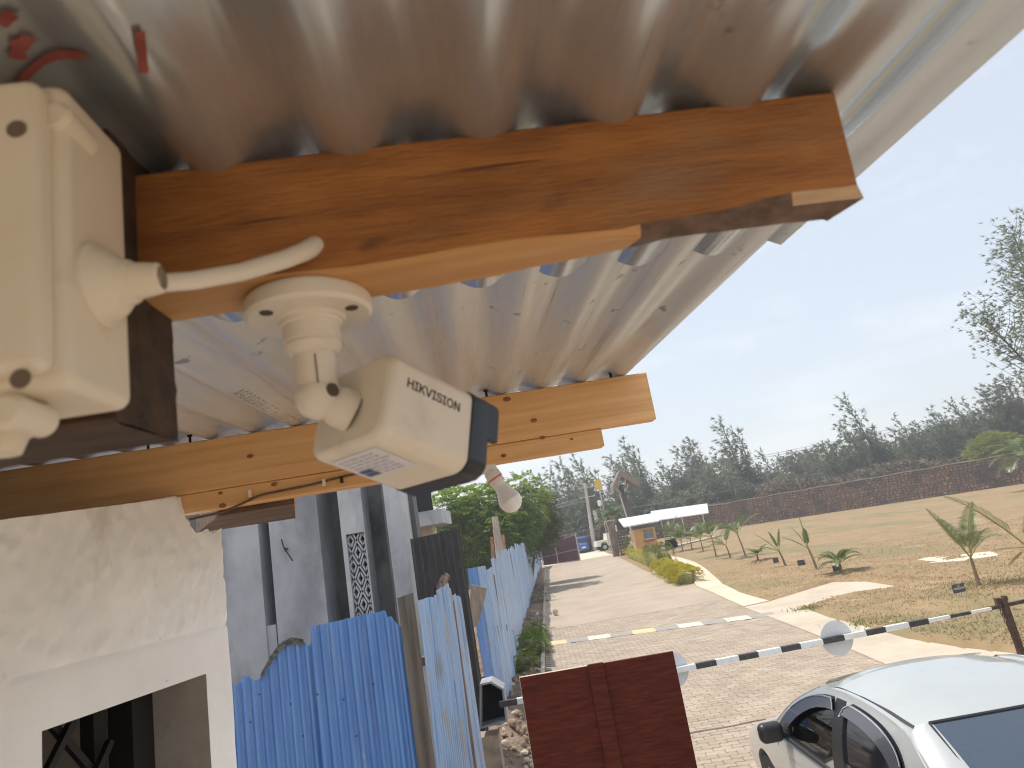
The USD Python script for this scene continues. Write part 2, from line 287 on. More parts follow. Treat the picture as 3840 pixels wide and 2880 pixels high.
# --- surveillance camera on its bracket under the near beam
DC = onz(643, 640, 2.9225); DC = A3(DC[0], .438, 2.9225)
cv = thing('surveillance_camera', 'cream bullet surveillance camera with black front hanging from the near beam', 'surveillance camera', rf(DC)[0], RA)
dR = .0425
g = G().lathe([(0, .009), (dR - .002, .009), (dR, .006), (dR, -.002), (dR - .0025, -.0045), (.024, -.0055), (.022, -.0075), (0, -.0075)], rf(DC)[0], (0, 0, 1), 48); base = part(cv, 'mounting_base', g, cam_plastic, 40)
for a in (-2.35, -.35, 1.75):
    o = DC + A3(.032 * math.cos(a), .032 * math.sin(a), -.0052); g = G().lathe([(0, -.0004), (.0042, -.0004), (.0048, .001)], rf(o)[0], (0, 0, 1), 16); part(base, 'screw', g, M('screw_%d' % int(a * 10 + 50), (.10, .07, .05), rough=.5, metal=.5))
g = G().lathe([(.0215, -.006), (.0205, -.010), (.0190, -.011), (.0190, -.021), (.0178, -.022), (.0178, -.0235), (.0190, -.0245), (.0180, -.028), (.0150, -.031), (0, -.031)], rf(DC)[0], (0, 0, 1), 36); part(cv, 'collar', g, cam_plastic, 40)
fk = A3(DC[0] + .004, DC[1], 2.862)
g = G().lathe([(.0143, -.030), (.0135, -.050), (.0130, DC[2] * 0 - .062), (.0100, -.066), (0, -.067)], rf(DC)[0], (0, 0, 1), 30); part(cv, 'neck', g, cam_plastic, 40)
CR = A3(-.1107, .4383, 2.8554); az, el, ro, S_, L_ = .6617, -.33, .0102, .060, .0790; WF = 1.27
fw = A3(math.sin(az) * math.cos(el), math.cos(az) * math.cos(el), math.sin(el)); rt = np.cross(fw, [0, 0, 1]); rt /= np.linalg.norm(rt); up = np.cross(rt, fw)
rt, up = math.cos(ro) * rt + math.sin(ro) * up, -math.sin(ro) * rt + math.cos(ro) * up
cf = fr(CR, rt, fw, up)
JB = rf(DC - A3(0, 0, .060))[0]
g = G().mesh(m3.Manifold.sphere(.0155, 28), lambda v: v + JB); part(cv, 'ball_joint', g, cam_plastic, 60)
e_ = CR - up * .004; g = G().lathe([(.0085, .004), (.0135, .012), (.0142, .016), (.0142, np.linalg.norm(e_ - JB) + .003)], JB, e_ - JB, 30); part(cv, 'swivel_arm', g, cam_plastic, 40)
g = G().bar(rf(DC + A3(.0035, -.01345, -.034))[0], rf(DC + A3(.0035, -.0126, -.064))[0], .0009, .0016); part(cv, 'neck_seam', g, M('slot', (.22, .17, .12), rough=.9))
g = G().lathe([(0, .0), (.0045, .0005), (.0050, .003)], JB + A3(.0135, -.0095, .001), A3(-.8, .6, 0), 14); part(cv, 'pivot_screw', g, M('pivot_dark', (.09, .07, .05), rough=.7))
def rsq(s, r, n=7):
    a = np.concatenate([np.linspace(k * pi / 2, (k + 1) * pi / 2, n) for k in range(4)]); cx = np.repeat([1, -1, -1, 1], n) * (s / 2 - r); cy = np.repeat([1, 1, -1, -1], n) * (s / 2 - r)
    return np.stack([cx + r * np.cos(a), cy + r * np.sin(a)], 1)
def prism_loft(stations, o, x, y, z):   # (offset along y, size, corner radius, vertical shift)
    rings = []
    for d, s, r, dz in stations:
        q = rsq(s, r); rings.append(np.c_[q[:, 0], np.full(len(q), d), q[:, 1] + dz])
    P = np.array(rings) * A3(WF, 1, 1); g = G(); F_ = fr(o, x, y, z); g.grid(F_(P.reshape(-1, 3)).reshape(P.shape), closed=True)
    n = P.shape[1]
    for e, k in ((0, 1), (-1, -1)):
        c = F_(np.vstack([P[e], P[e].mean(0)])); g.add(c, [[i, (i + 1) % n, n][::k] for i in range(n)])
    return g
g = prism_loft([(0, .055, .0095, 0), (.0010, .059, .0098, 0), (.0035, .0622, .0100, 0), (.008, .0632, .0102, 0), (L_, .0640, .0105, 0), (L_ + .002, .0635, .0105, 0)], CR, rt, fw, up); bdy = part(cv, 'housing', g, cam_plastic, 50)
g = prism_loft([(L_ - .0040, .0648, .0110, .0003), (L_ - .0025, .0660, .0115, .0003), (L_ + .013, .0660, .0115, .0003), (L_ + .0155, .0632, .0105, .0003), (L_ + .0120, .0570, .0095, .0003), (L_ + .008, .055, .009, .0003)], CR, rt, fw, up); bz = part(cv, 'front_bezel', g, cam_black, 50)
hp = affinity.scale(Polygon(rsq(.0658, .0115)), WF, 1, origin=(0, 0)); hp = hp.difference(affinity.scale(Polygon(rsq(.0590, .0095)), WF, 1, origin=(0, 0))).intersection(shapely.box(-.1, -.002, .1, .1)); g = G().ext(hp, .0115, cf(A3(0, L_ + .0125, 0)[None])[0], rt, up, fw); part(bz, 'sun_lip', g, cam_black)
g = G().lathe([(0, .004), (.011, .003), (.013, 0)], cf(A3(0, L_ + .0105, 0)[None])[0], fw, 24); part(bz, 'lens', g, M('lens', (.01, .01, .015), rough=.08))
o = cf(A3(.0309, .014, .0085)[None])[0]
t = meshkit.text_mesh('HIKVISION', .0066, .0003, True); v = np.array(t.vertices); v[:, 0] *= .99; v = o + v[:, :1] * fw + (v[:, 1:2] - v[:, :1] * 0) * up + v[:, 2:3] * rt; v -= .002 * 0
# follow the slight taper of the housing side
off = (v - CR) @ fw; v += ((.0632 * WF / 2 + (off - .008) * (.0008 * WF / 2 / .071) + .00015) - (v - CR) @ rt)[:, None] * rt * 1.0 + 0
part(bdy, 'brand_lettering', G().add(v, t.faces), ink)
g = G().ext(Polygon([(-.026, .004), (.022, .004), (.022, .040), (-.026, .040)]), .0003, cf(A3(0, .006, -.0320)[None])[0], rt, fw, -up); st_ = part(bdy, 'sticker', g, sticker_m)
pr = G(); r2 = np.random.default_rng(3)
for i in range(7):
    x0 = -.023; y0 = .008 + i * .0045
    while x0 < .012: w = r2.uniform(.003, .010); pr.ext(Polygon([(x0, y0), (x0 + w, y0), (x0 + w, y0 + .0018), (x0, y0 + .0018)]), .0003, cf(A3(0, .006, -.0323)[None])[0], rt, fw, -up); x0 += w + .002
part(st_, 'small_print', pr, M('print_dim', (.45, .45, .52), rough=.6))
pr = G()
for (x0, y0) in ((-.024, .026), (-.024, .032)): pr.ext(Polygon([(x0, y0), (x0 + .012, y0), (x0 + .012, y0 + .0045), (x0, y0 + .0045)]), .0003, cf(A3(0, .006, -.0327)[None])[0], rt, fw, -up)
part(st_, 'blue_mark', pr, ink_blue)
pts = [(282, 612, .331), (330, 613, .338), (420, 606, .352), (520, 588, .370), (610, 562, .386), (655, 545, .395), (680, 532, .402), (696, 530, .412), (704, 545, .424), (706, 570, .432)]
cb = A3(*[rf(onv(*p))[0] for p in pts]); g = G().tube(cb, [.0050, .0050, .0051, .0052, .0056, .0060, .0064, .0064, .0062, .0060], 14); part(cv, 'cable', g, cam_plastic, 60)

# --- far beam of two pale boards
V2 = 1.42
b2 = thing('timber_purlin', 'long pale pine board under the roof, upper of the two far boards', 'beam', rf((-.3, V2, 2.955))[0], RA)
def board(u0, u1, v0, v1, z0, z1, amp=.0007, seed=0):
    us = np.linspace(u0, u1, 90); e = .0022
    s = np.array([(v0, z1 - e), (v0, (z0 + z1) / 2), (v0, z0 + e), (v0 + e, z0), (v1 - e, z0), (v1, z0 + e), (v1, z1), (v0 + e, z1)])
    P = np.array([np.c_[np.full(8, u), s] for u in us]); P[..., 1:] += amp * nz(P * A3(.6, 1, 1), 30, seed)[..., None] * 2
    g = G().grid(rf(P.reshape(-1, 3)).reshape(P.shape), closed=True)
    for i, o in ((0, 1), (-1, -1)): r_ = rf(P[i]); g.add(np.vstack([r_, r_.mean(0)]), [[j, (j + 1) % 8, 8][::o] for j in range(8)])
    return g
part(b2, 'board', board(-1.75, .424, V2, V2 + .040, 2.953, 3.060, seed=1), wood_new, 30)
b3 = thing('timber_purlin', 'shorter pine board fixed below the long far board, cable clipped along it', 'beam', rf((-.1, V2, 2.914))[0], RA)
part(b3, 'board', board(-.60, .300, V2 + .0035, V2 + .046, 2.9135, 2.9525, seed=2), wood_new, 30)
def knot(th, px, py, r, v=V2 - .0006):
    o = onv(px, py, v); g = G().lathe([(0, .0004), (r * .6, .0004), (r, -.0008)], A3(0, 0, 0), (0, -1, 0), 14); V_ = np.vstack(g.v) * A3(1.25, 1, .8); part(th, 'knot', G().add(rf(V_ + o), np.vstack(g.f)), knot_m)
for p in ((540, 985, .006), (1095, 862, .008), (1153, 908, .006), (1172, 945, .005), (592, 1046, .005)): knot(b2, *p)
for p in ((480, 1092, .006), (1088, 984, .005), (1235, 948, .003), (476, 1065, .004)): knot(b3, *p, v=V2 + .0024)
for px, py, dz in ((320, 962, .018), (410, 944, .019), (1050, 848, .020), (1318, 806, .016)):
    o = onv(px, py, V2 + .012); a = A3(o[0], V2 + .012, 3.055); g = G().tube(rf(A3(a, a + A3(0, 0, .022))), .0028, 8).tube(rf(A3(a + A3(0, 0, .019), a + A3(0, 0, .023))), .0055, 8); part(b2, 'roof_nail', g, iron_dark)
cbl = thing('electric_cable', 'thin brown cable clipped along the lower far board', 'cable', rf((-.4, V2, 2.93))[0], RA)
pp = [(402, 1124), (440, 1115), (480, 1107), (520, 1090), (560, 1070), (600, 1062), (680, 1046), (745, 1028), (800, 1018), (900, 1005), (1000, 1003), (1040, 1012)]
cpt = A3(*[rf(onv(x, y, V2 - .003))[0] for x, y in pp]); t_ = np.linspace(0, 1, len(pp)); tt = np.linspace(0, 1, 60)
cs = np.stack([np.interp(tt, t_, cpt[:, i]) for i in range(3)], 1); cs = np.array([cs[max(0, i - 2):i + 3].mean(0) for i in range(60)])
cbp = part(cbl, 'cable', G().tube(cs, .0026, 7), M('cable_brown', (.10, .06, .035), (.16, .10, .06), scale=40, rough=.6), 60)
for (x, y) in ((540, 1066), (700, 1042), (738, 1036)):
    o = onv(x, y, V2 - .005); part(cbl, 'cable_clip', G().box(rf(o)[0], (.006, .004, .014), None), M('clip_%d' % x, (.75, .68, .58), rough=.5) if x != 738 else iron_dark)
# --- dark wall-plate block under the boards at the corner of the wall
wb = thing('wall_plate', 'short weathered dark timber block on top of the white wall corner', 'timber block', rf((-.45, V2 + .06, 2.885))[0], RA)
zk = 2.9105; a, b, c, d = onz(405, 1105, zk - .006), onz(632, 1085, zk - .006), onz(638, 1118, zk - .006), onz(425, 1150, zk - .006)
g = G(); P = []
for (u_, v_) in ((a[0], V2 + .048), (b[0], V2 + .048), (c[0], c[1]), (d[0], d[1])): P += [(u_, v_, zk - .008), (u_, v_, zk + .030)]
P = rf(A3(*P)); g.add(P, [[0, 2, 4, 6], [1, 7, 5, 3], [0, 1, 3, 2], [2, 3, 5, 4], [4, 5, 7, 6], [6, 7, 1, 0]])
part(wb, 'block', g, M('wood_block', (.085, .055, .040), (.19, .125, .085), scale=9, st=(1, 5, 5), rough=.8, obj=True, bump=.4, bscale=40, lay=[((.03, .02, .015), 14, (1, 3, 3), .62, .72)]))
g = G().bar(rf(c + A3(.0015, 0, .011))[0], rf(A3(b[0] + .0015, V2 + .048, zk + .011))[0], .003, .036); part(wb, 'sawn_end', g, wood_pale)
ml_ = G().mesh(m3.Manifold.sphere(.032, 14), lambda v: rf(v * A3(1, .7, .55) * (1 + .5 * nz(v, 60, 2))[:, None] + A3(d[0] + .012, V2 + .075, zk + .002))); part(wb, 'mortar', ml_, M('mortar', (.50, .36, .25), (.62, .48, .36), scale=70, rough=.9, bump=.6, bscale=120), True)

# --- bulb in an angled holder under the lower board
bh = thing('bulb_holder', 'white angled lamp holder screwed under the lower far board', 'lamp holder', rf(onv(1060, 1010, V2 + .02))[0], RA)
holder_m = M('holder_white', (.70, .67, .64), rough=.35)
h0, h1, h2, h3, h4 = (rf(onv(x, y, V2 + .02))[0] for x, y in ((1048, 1000), (1062, 1022), (1074, 1043), (1086, 1058), (1106, 1082)))
g = G().mesh(hullbox((.040, .026, .026), .006, 12), lambda v: rf(v + onv(1052, 1010, V2 + .02))); part(bh, 'bracket', g, holder_m, 40)
ax = h3 - h1
o_ = onv(1063, 1018, V2 + .0055); part(bh, 'screw', G().lathe([(0, .001), (.003, .001), (.003, -.001)], rf(o_)[0], -VV, 12), iron_dark)
part(bh, 'socket', G().lathe([(.012, 0), (.0165, .010), (.0175, .020), (.0175, .024)], h1 - ax / np.linalg.norm(ax) * .012, ax, 28), holder_m, 40)
L1 = np.linalg.norm(ax); aw = ax / L1
part(bh, 'orange_ring', G().lathe([(.0165, 0), (.0180, .0006), (.0180, .0026), (.0165, .0032)], h1 + aw * .012, ax, 28), M('ring_orange', (.75, .17, .03), rough=.4), 40)
lb = thing('light_bulb', 'unlit white LED bulb hanging in the angled holder below the far board', 'light bulb', h2, RA)
part(lb, 'collar', G().lathe([(.015, .0145), (.0165, .017), (.0165, .027), (.0138, .029), (.0142, .034)], h1, ax, 32), M('bulb_collar', (.74, .70, .68), rough=.4), 40)
part(lb, 'heat_sink', G().lathe([(.0138, .0335), (.0160, .045), (.0220, .059), (.0252, .068), (.0252, .069)], h1, ax, 32), M('bulb_body', (.72, .70, .70), rough=.4), 40)
part(lb, 'diffuser', G().lathe([(.0251, .0685), (.0244, .077), (.0208, .086), (.0135, .0925), (.0055, .0955), (0, .096)], h1, ax, 32), M('bulb_globe', (.80, .78, .76), rough=.3), 50)

# --- gatehouse wall on the left with its barred window
WD = math.radians(10); dw = A3(math.sin(WD), math.cos(WD), 0); nw = A3(math.cos(WD), -math.sin(WD), 0)
Pw = hit(395, 1078, VV * (V2 + .004), VV); Pw[2] = 0
def wt(x, y, depth=0.0): p = hit(x, y, Pw - nw * depth, nw); return np.array([(p - Pw) @ dw, p[2]])
t1 = np.mean([wt(490, 1160)[0], wt(503, 1400)[0], wt(515, 1655)[0]]); wl, wr = wt(91, 1577), wt(445, 1457)
ZT = (wl[1] + wr[1]) / 2; TL, TR = wl[0], wr[0]; ZW = wt(455, 1150)[1]; ld = np.mean([wt(17, 1462)[1], wt(456, 1364)[1]]); LT = wt(17, 1462)[0]
gh = thing('gatehouse', 'whitewashed gatehouse wall with rough plaster and a barred window', 'building', Pw + dw * (t1 - .4), -WD)
white = M('whitewash', (.80, .785, .755), (.88, .865, .84), scale=5, rough=.85, bump=.5, bscale=38, bdist=.004, lay=[((.52, .47, .40), 9, (1, 1, .5), .60, .82), ((.44, .40, .35), 60, (1, 1, 1), .70, .78)])
ts = np.unique(np.concatenate([np.arange(-1.25, t1, .0075), [TL, TR, t1 - .012]])); ts = ts[np.r_[True, np.diff(ts) > .001]]
zs = np.unique(np.concatenate([np.arange(.02, 1.9, .05), np.arange(1.9, 2.95, .0075), [ZT, ld, ZW]])); zs = zs[np.r_[True, np.diff(zs) > .001]]
T_, Z_ = np.meshgrid(ts, zs, indexing='ij'); q3 = np.stack([T_, Z_, T_ * 0], -1)
rough_ = np.clip((Z_ - ld) / .01, 0, 1)
dsp = rough_ * (.017 * nz(q3 * A3(1, .55, 1), 26, 2, 4) + .016 * np.abs(nz(q3 * A3(1, .5, 1), 60, 6, 3)) - .003) + .002 * nz(q3, 12, 4) - .004 * np.exp(-((Z_ - ld - .002 * nz(q3, 40, 9)) / .0045) ** 2) * (T_ > LT) - .003 * np.exp(-((T_ - LT) / .004) ** 2) * (Z_ < ld)
rc = np.clip((T_ - (t1 - .018)) / .018, 0, 1); dsp -= .016 * (1 - np.sqrt(np.clip(1 - rc ** 2, 0, 1))); T2 = T_ + .006 * nz(q3 * A3(0, 1, 1), 16, 12) * (T_ > t1 - .03)
tl_ = wt(0, 1128); tr2_ = wt(396, 1076)
def ztv(t): return np.where(t < .002, np.minimum(2.951, tl_[1] + (tr2_[1] - tl_[1]) * (t - tl_[0]) / (tr2_[0] - tl_[0]) + .0035), ZW + .003 + .004 * np.sin(t * 120) + np.clip(.030 - t, 0, .03) * 1.2 + .006 * nz(np.stack([t, t * 0, t * 0], -1), 90, 3))
PW = Pw + T2[..., None] * dw + dsp[..., None] * nw + np.minimum(Z_, ztv(T_))[..., None] * A3(0, 0, 1)
i, j = np.meshgrid(np.arange(len(ts) - 1), np.arange(len(zs) - 1), indexing='ij'); i, j = i.ravel(), j.ravel(); tc, zc = (ts[i] + ts[i + 1]) / 2, (zs[j] + zs[j + 1]) / 2
keep = ~((tc > TL) & (tc < TR) & (zc < ZT) & (zc > 1.35)) & (zs[j] < ztv(tc))
i, j = i[keep], j[keep]; nb = len(zs); g = G().add(PW.reshape(-1, 3), np.stack([i * nb + j, (i + 1) * nb + j, (i + 1) * nb + j + 1, i * nb + j + 1], 1))
JD = .17
far = Pw + dw * (t1 + 0) - nw * .016; g.add(A3(far, far - nw * 1.6, far - nw * 1.6 + A3(0, 0, ZW), far + A3(0, 0, ZW)), [[0, 1, 2, 3]])
a_, b_ = Pw + dw * .0 - nw * .002 + A3(0, 0, ZW), Pw + dw * t1 - nw * .016 + A3(0, 0, ZW + .002); g.add(A3(a_, b_, b_ - nw * .3, a_ - nw * .3), [[0, 1, 2, 3]])
wallp = part(gh, 'wall', g, white, 60)
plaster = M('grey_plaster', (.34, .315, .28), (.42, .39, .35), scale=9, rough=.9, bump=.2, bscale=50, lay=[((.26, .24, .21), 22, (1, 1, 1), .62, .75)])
fx = lambda t, d, z: Pw + dw * t - nw * d + A3(0, 0, z)
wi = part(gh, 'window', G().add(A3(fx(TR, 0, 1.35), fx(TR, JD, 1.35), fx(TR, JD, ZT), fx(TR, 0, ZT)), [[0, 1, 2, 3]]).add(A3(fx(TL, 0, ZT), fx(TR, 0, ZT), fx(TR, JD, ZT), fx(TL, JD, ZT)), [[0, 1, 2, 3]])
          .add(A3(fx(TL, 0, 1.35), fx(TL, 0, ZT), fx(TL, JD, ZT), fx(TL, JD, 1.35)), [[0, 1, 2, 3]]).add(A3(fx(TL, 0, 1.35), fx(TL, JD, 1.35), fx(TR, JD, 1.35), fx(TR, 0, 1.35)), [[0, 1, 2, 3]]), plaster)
part(wi, 'window_frame', G().bar(fx(TR - .030, JD - .02, 1.35), fx(TR - .030, JD - .02, ZT - .003), .055, .055, up=dw).bar(fx(TR - .10, JD, 1.35), fx(TR - .10, JD, ZT - .003), .03, .03, up=dw), M('frame_black', (.012, .011, .011), rough=.6))
black = M('bar_black', (.018, .017, .016), rough=.5, metal=.3)
for k in range(-2, 4):
    for sgn in (1, -1):
        z0 = ZT - .12 - k * .16; a_, b_ = fx(TL - .05, JD - .03 - .006 * sgn, z0 - sgn * .20), fx(TR - .1, JD - .03 - .006 * sgn, z0 + sgn * .20 + (TR - TL) * 0); 
        if max(a_[2], b_[2]) < ZT + .25: part(wi, 'grille_bar', G().bar(a_, b_, .012, .012, up=nw), black)
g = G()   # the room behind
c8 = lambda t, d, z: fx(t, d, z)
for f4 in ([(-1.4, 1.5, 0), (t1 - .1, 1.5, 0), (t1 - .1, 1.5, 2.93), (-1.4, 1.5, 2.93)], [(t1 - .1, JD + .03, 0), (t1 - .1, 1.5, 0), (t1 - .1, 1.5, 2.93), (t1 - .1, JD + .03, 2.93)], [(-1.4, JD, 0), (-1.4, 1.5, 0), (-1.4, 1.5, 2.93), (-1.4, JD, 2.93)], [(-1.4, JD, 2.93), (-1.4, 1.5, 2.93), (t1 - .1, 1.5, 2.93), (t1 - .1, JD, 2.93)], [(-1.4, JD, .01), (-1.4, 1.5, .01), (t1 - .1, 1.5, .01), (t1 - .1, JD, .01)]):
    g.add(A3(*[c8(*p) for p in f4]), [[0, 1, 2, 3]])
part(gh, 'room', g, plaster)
# ================================================================ ground, paved road, paths, lawn, verge
soil = M('soil', (.30, .215, .14), (.40, .30, .20), scale=.35, rough=.95, bump=.4, bscale=9, bdist=.03, lay=[((.22, .16, .10), 2.2, (1, 1, 1), .5, .7)])
solo('ground', 'bare sandy ground reaching to the horizon', 'ground', G().grid(A3([(-700, -60, -.05), (-700, 900, -.05)], [(900, -60, -.05), (900, 900, -.05)])), soil, kind='structure')
xl = lambda y: -.33 + .0118 * (y - 15); xr = lambda y: 5.67 + .015 * (y - 19.4)
block_tones = [((.315, .25, .188), (.375, .30, .23)), ((.295, .235, .175), (.35, .28, .212)), ((.34, .275, .21), (.395, .325, .252))]
pav = [M(f'paving_{k}', a, b, scale=1.3, rough=.85, bump=.25, bscale=120, bdist=.003, island=.045, lay=[((.27, .21, .155), 4, (1, 1, 1), .58, .82), ((.48, .40, .31), 1.1, (1, 1, 1), .58, .78)]) for k, (a, b) in enumerate(block_tones)]
pav_far = usdkit.material(stage, '/World/Looks/paving_far', {
    'geo': ('geometry', {}), 'mp': ('mapping', dict(rotation=(0, 0, pi / 2), scale=(1, 1, 1))), 'b': ('brick_texture', dict(color1=(.325, .262, .198), color2=(.355, .287, .218), mortar=(.28, .215, .155), scale=1.0, mortar_size=.008, mortar_smooth=.6, brick_width=.225, row_height=.1125)),
    'n': ('noise_texture', dict(scale=.7, detail=6.0)), 'r': ('rgb_ramp', dict(ramp=[(.3, (.285, .225, .168)), (.7, (.42, .345, .268))])), 'x': ('mix_color', dict(fac=.55)), 'p': ('principled_bsdf', dict(roughness=.85))},
    [('geo.position', 'mp.vector'), ('mp.vector', 'b.vector'), ('geo.position', 'n.vector'), ('n.fac', 'r.fac'), ('b.color', 'x.a'), ('r.color', 'x.b'), ('x.result', 'p.base_color')], surface='p.BSDF')
joint = M('joint_sand', (.20, .15, .105), (.36, .28, .20), scale=9, rough=.95)
road = thing('paved_road', 'pale block-paved drive running from the barrier to the far gate', 'road', (3, 20, 0), 0, None, 'structure')
YB = 21.0
part(road, 'bedding', G().grid(A3([(xl(-3), -3, -.014), (xl(YB), YB, -.014)], [(xr(-3) + .9, -3, -.014), (xr(YB), YB, -.014)])), joint)
part(road, 'near_paving', G().grid(A3([(xl(-3), -3, -.004), (xl(5), 5.0, -.004)], [(xr(-3) + .9, -3, -.004), (xr(5) + .3, 5.0, -.004)])), pav_far)  # unseen stretch of the drive, added to bounce light up under the roof
yy = np.linspace(YB, 62.5, 30); part(road, 'far_paving', G().grid(np.stack([np.c_[[xl(y) for y in yy], yy, yy * 0], np.c_[[xr(y) for y in yy], yy, yy * 0]])), pav_far)
BL, BH, ZA, GAP = .225, .1125, .0125, .0022
zx = A3(0, .125, .375, .5, .625, .875, 1) * BL; zz = A3(0, 1, -1, 0, 1, -1, 0) * ZA
def block_ring(inset):
    x = GAP + inset + zx / BL * (BL - 2 * GAP - 2 * inset); return np.vstack([np.c_[x, zz - BH / 2 + GAP + inset], np.c_[x[::-1], zz[::-1] + BH / 2 - GAP - inset]])
RT, RB = block_ring(.004), block_ring(0); NB = 14
CAPF = [[i, i + 1, 13 - i] for i in range(6)] + [[i + 1, 12 - i, 13 - i] for i in range(6)]
BF = CAPF + [[NB + i, NB + (i + 1) % NB, (i + 1) % NB] for i in range(NB)] + [[NB + i, (i + 1) % NB, i] for i in range(NB)]
humpc = lambda x: 18.41 - .243 * x   # the painted row crosses the drive slightly askew
rb = np.random.default_rng(11); blocks = []
for r_ in range(int((YB - 5.0) / BH)):
    y = 5.0 + (r_ + .5) * BH; off = (r_ % 2) * BL / 2
    for k in range(-2, 28):
        x = off + k * BL + .02
        if x < xl(y) - .02 or x + BL > xr(y) + (.02 if y > 12.5 else .02) or abs(y - humpc(x + .11)) < .31: continue
        blocks.append((x, y))
def block_mesh(x, y):
    dz, tx, ty = rb.normal(0, .0012), rb.normal(0, .008), rb.normal(0, .012)
    def z(r): return dz + (r[:, 0] - BL / 2) * tx + r[:, 1] * ty
    v = np.vstack([np.c_[RT + (x, y), z(RT)], np.c_[RB + (x, y), z(RB) - .0065]]); return v
def pix(p): d = np.asarray(p, float) - EYE; z = d @ _f; return (1920 + FPX * (d @ _r) / z) * DS, (1440 - FPX * (d @ _u) / z) * DS
def in_view(x, y):
    px, py = pix((x + .11, y, 0)); return 1480 < px < 2000 and 1340 < py < 1655 and not (px < 1500 and py > 1410) and not (py > 1480 + max(0, (1720 - px) * .75) and px > 1610) and not (px > 1720 and py > 1455)
vis = sorted([b for b in blocks if in_view(*b)], key=lambda b: b[0] ** 2 + b[1] ** 2)[:300]; vs = set(vis); rest = [G(), G(), G()]
for k, b in enumerate(blocks):
    v = block_mesh(*b); c = int(rb.integers(0, 3))
    if b in vs: part(road, 'paving_block', G().add(v, BF), pav[c])
    else: rest[c].add(v, BF)
allr = G()
for c in range(3): part(road, 'paving', rest[c], pav[c], kind='stuff')
paint = {'y': M('paint_yellow', (.66, .50, .26), (.50, .38, .24), scale=14, rough=.8, bump=.3, bscale=70), 'w': M('paint_white', (.62, .58, .51), (.46, .40, .32), scale=14, rough=.8, bump=.3, bscale=70), 'g': M('paint_grey', (.245, .24, .235), (.33, .29, .245), scale=12, rough=.85, bump=.5, bscale=50)}
xs_ = np.linspace(-.30, 5.25, 11)
for k, c in enumerate('ygwgygwgwg'):
    x = np.linspace(xs_[k], xs_[k + 1], 5); P = np.array([[(a, humpc(a) + d, .004 + .030 * (1 - (d / .31) ** 2)) for d in np.linspace(-.31, .31, 9)] for a in x])
    part(road, 'painted_stripe', G().grid(P), paint[c], True)
a_, b_ = gnd(1478, 1586, .006), gnd(1655, 1553, .006)
k_ = np.linspace(0, 1, 12)[:, None]; c_ = a_ * (1 - k_) + b_ * k_; c_[:, 1] += .015 * np.sin(k_[:, 0] * 9); hw_ = np.array([0, 1, 0]) * (.035 - .022 * k_)
part(road, 'dark_strip', G().grid(np.stack([c_ - hw_, c_ + hw_])), M('strip_dark', (.10, .085, .065), (.17, .14, .10), scale=8, rough=.95))  # narrow dark strip on the paving, tapering to the right
def gp(*px): return Polygon([tuple(gnd(*p)[:2]) for p in px])
concrete = M('path_concrete', (.50, .41, .30), (.60, .50, .38), scale=.8, rough=.9, bump=.15, bscale=40, bdist=.003, lay=[((.48, .39, .29), 2.5, (1, 1, 1), .58, .8)])
concrete2 = M('apron_concrete', (.40, .335, .26), (.50, .43, .34), scale=.9, rough=.9, bump=.2, bscale=40, bdist=.004, lay=[((.40, .33, .25), 3, (1, 1, 1), .56, .75)])
path_p = gp((1412, 1196), (1470, 1206), (1500, 1215), (1522, 1228), (1545, 1248), (1562, 1264), (1600, 1283), (1632, 1293), (1662, 1301), (1607, 1313), (1585, 1303), (1540, 1282), (1506, 1268), (1490, 1245), (1450, 1222))
branch_p = gp((1607, 1313), (1662, 1301), (1740, 1277), (1800, 1259), (1870, 1258), (1958, 1271), (1900, 1279), (1800, 1296), (1716, 1321), (1745, 1318), (1792, 1336), (1850, 1350), (1960, 1382), (2080, 1402), (2185, 1414), (2320, 1430), (2290, 1560), (1920, 1440), (1800, 1388), (1700, 1348))
def slab(poly, z, t): return G().ext(poly, t, (0, 0, z - t))
solo('footpath', 'pale concrete footpath winding between the lawn and the yellow hedge', 'path', slab(path_p, .045, .1), concrete, kind='structure')
solo('concrete_apron', 'concrete crossing beside the barrier branching into the lawn', 'path', slab(branch_p, .022, .1), concrete2, kind='structure')
allp = shapely.union_all([path_p.buffer(.02), branch_p.buffer(.03)])
lawn_m = M('dry_lawn', (.225, .150, .075), (.29, .20, .105), scale=.9, rough=.95, bump=.55, bscale=16, bdist=.03, lay=[((.165, .155, .07), .28, (1, .45, 1), .48, .68), ((.33, .225, .14), .75, (1, 1, 1), .56, .70), ((.20, .135, .075), 5, (1, 1, 1), .56, .72)])
gx, gy = np.arange(5.2, 24, .14), np.arange(7.5, 36, .14); X_, Y_ = np.meshgrid(gx, gy, indexing='ij'); q3 = np.stack([X_, Y_, X_ * 0], -1)
ins = shapely.contains_xy(allp, X_.ravel(), Y_.ravel()).reshape(X_.shape); onroad = X_ < np.vectorize(xr)(Y_) + .12
near_road = np.clip((X_ - np.vectorize(xr)(Y_) - .12) / .5, 0, 1)
Zl = .03 + .05 * near_road + .09 * nz(q3, .5, 3) + .045 * nz(q3, 3.2, 5) + .10 * np.exp(-((Y_ - 14.2 + .25 * (X_ - 8)) / 1.1) ** 2) * np.clip((X_ - 6.6) / 1, 0, 1)
Zl = np.where(ins | onroad, -.03, np.maximum(Zl, .012))
lawn = thing('lawn', 'dry brown lawn sloping between the drive and the stone wall', 'lawn', (14, 25, 0), 0, None, 'structure')
part(lawn, 'turf', G().grid(np.stack([X_, Y_, Zl], -1)), lawn_m, True)
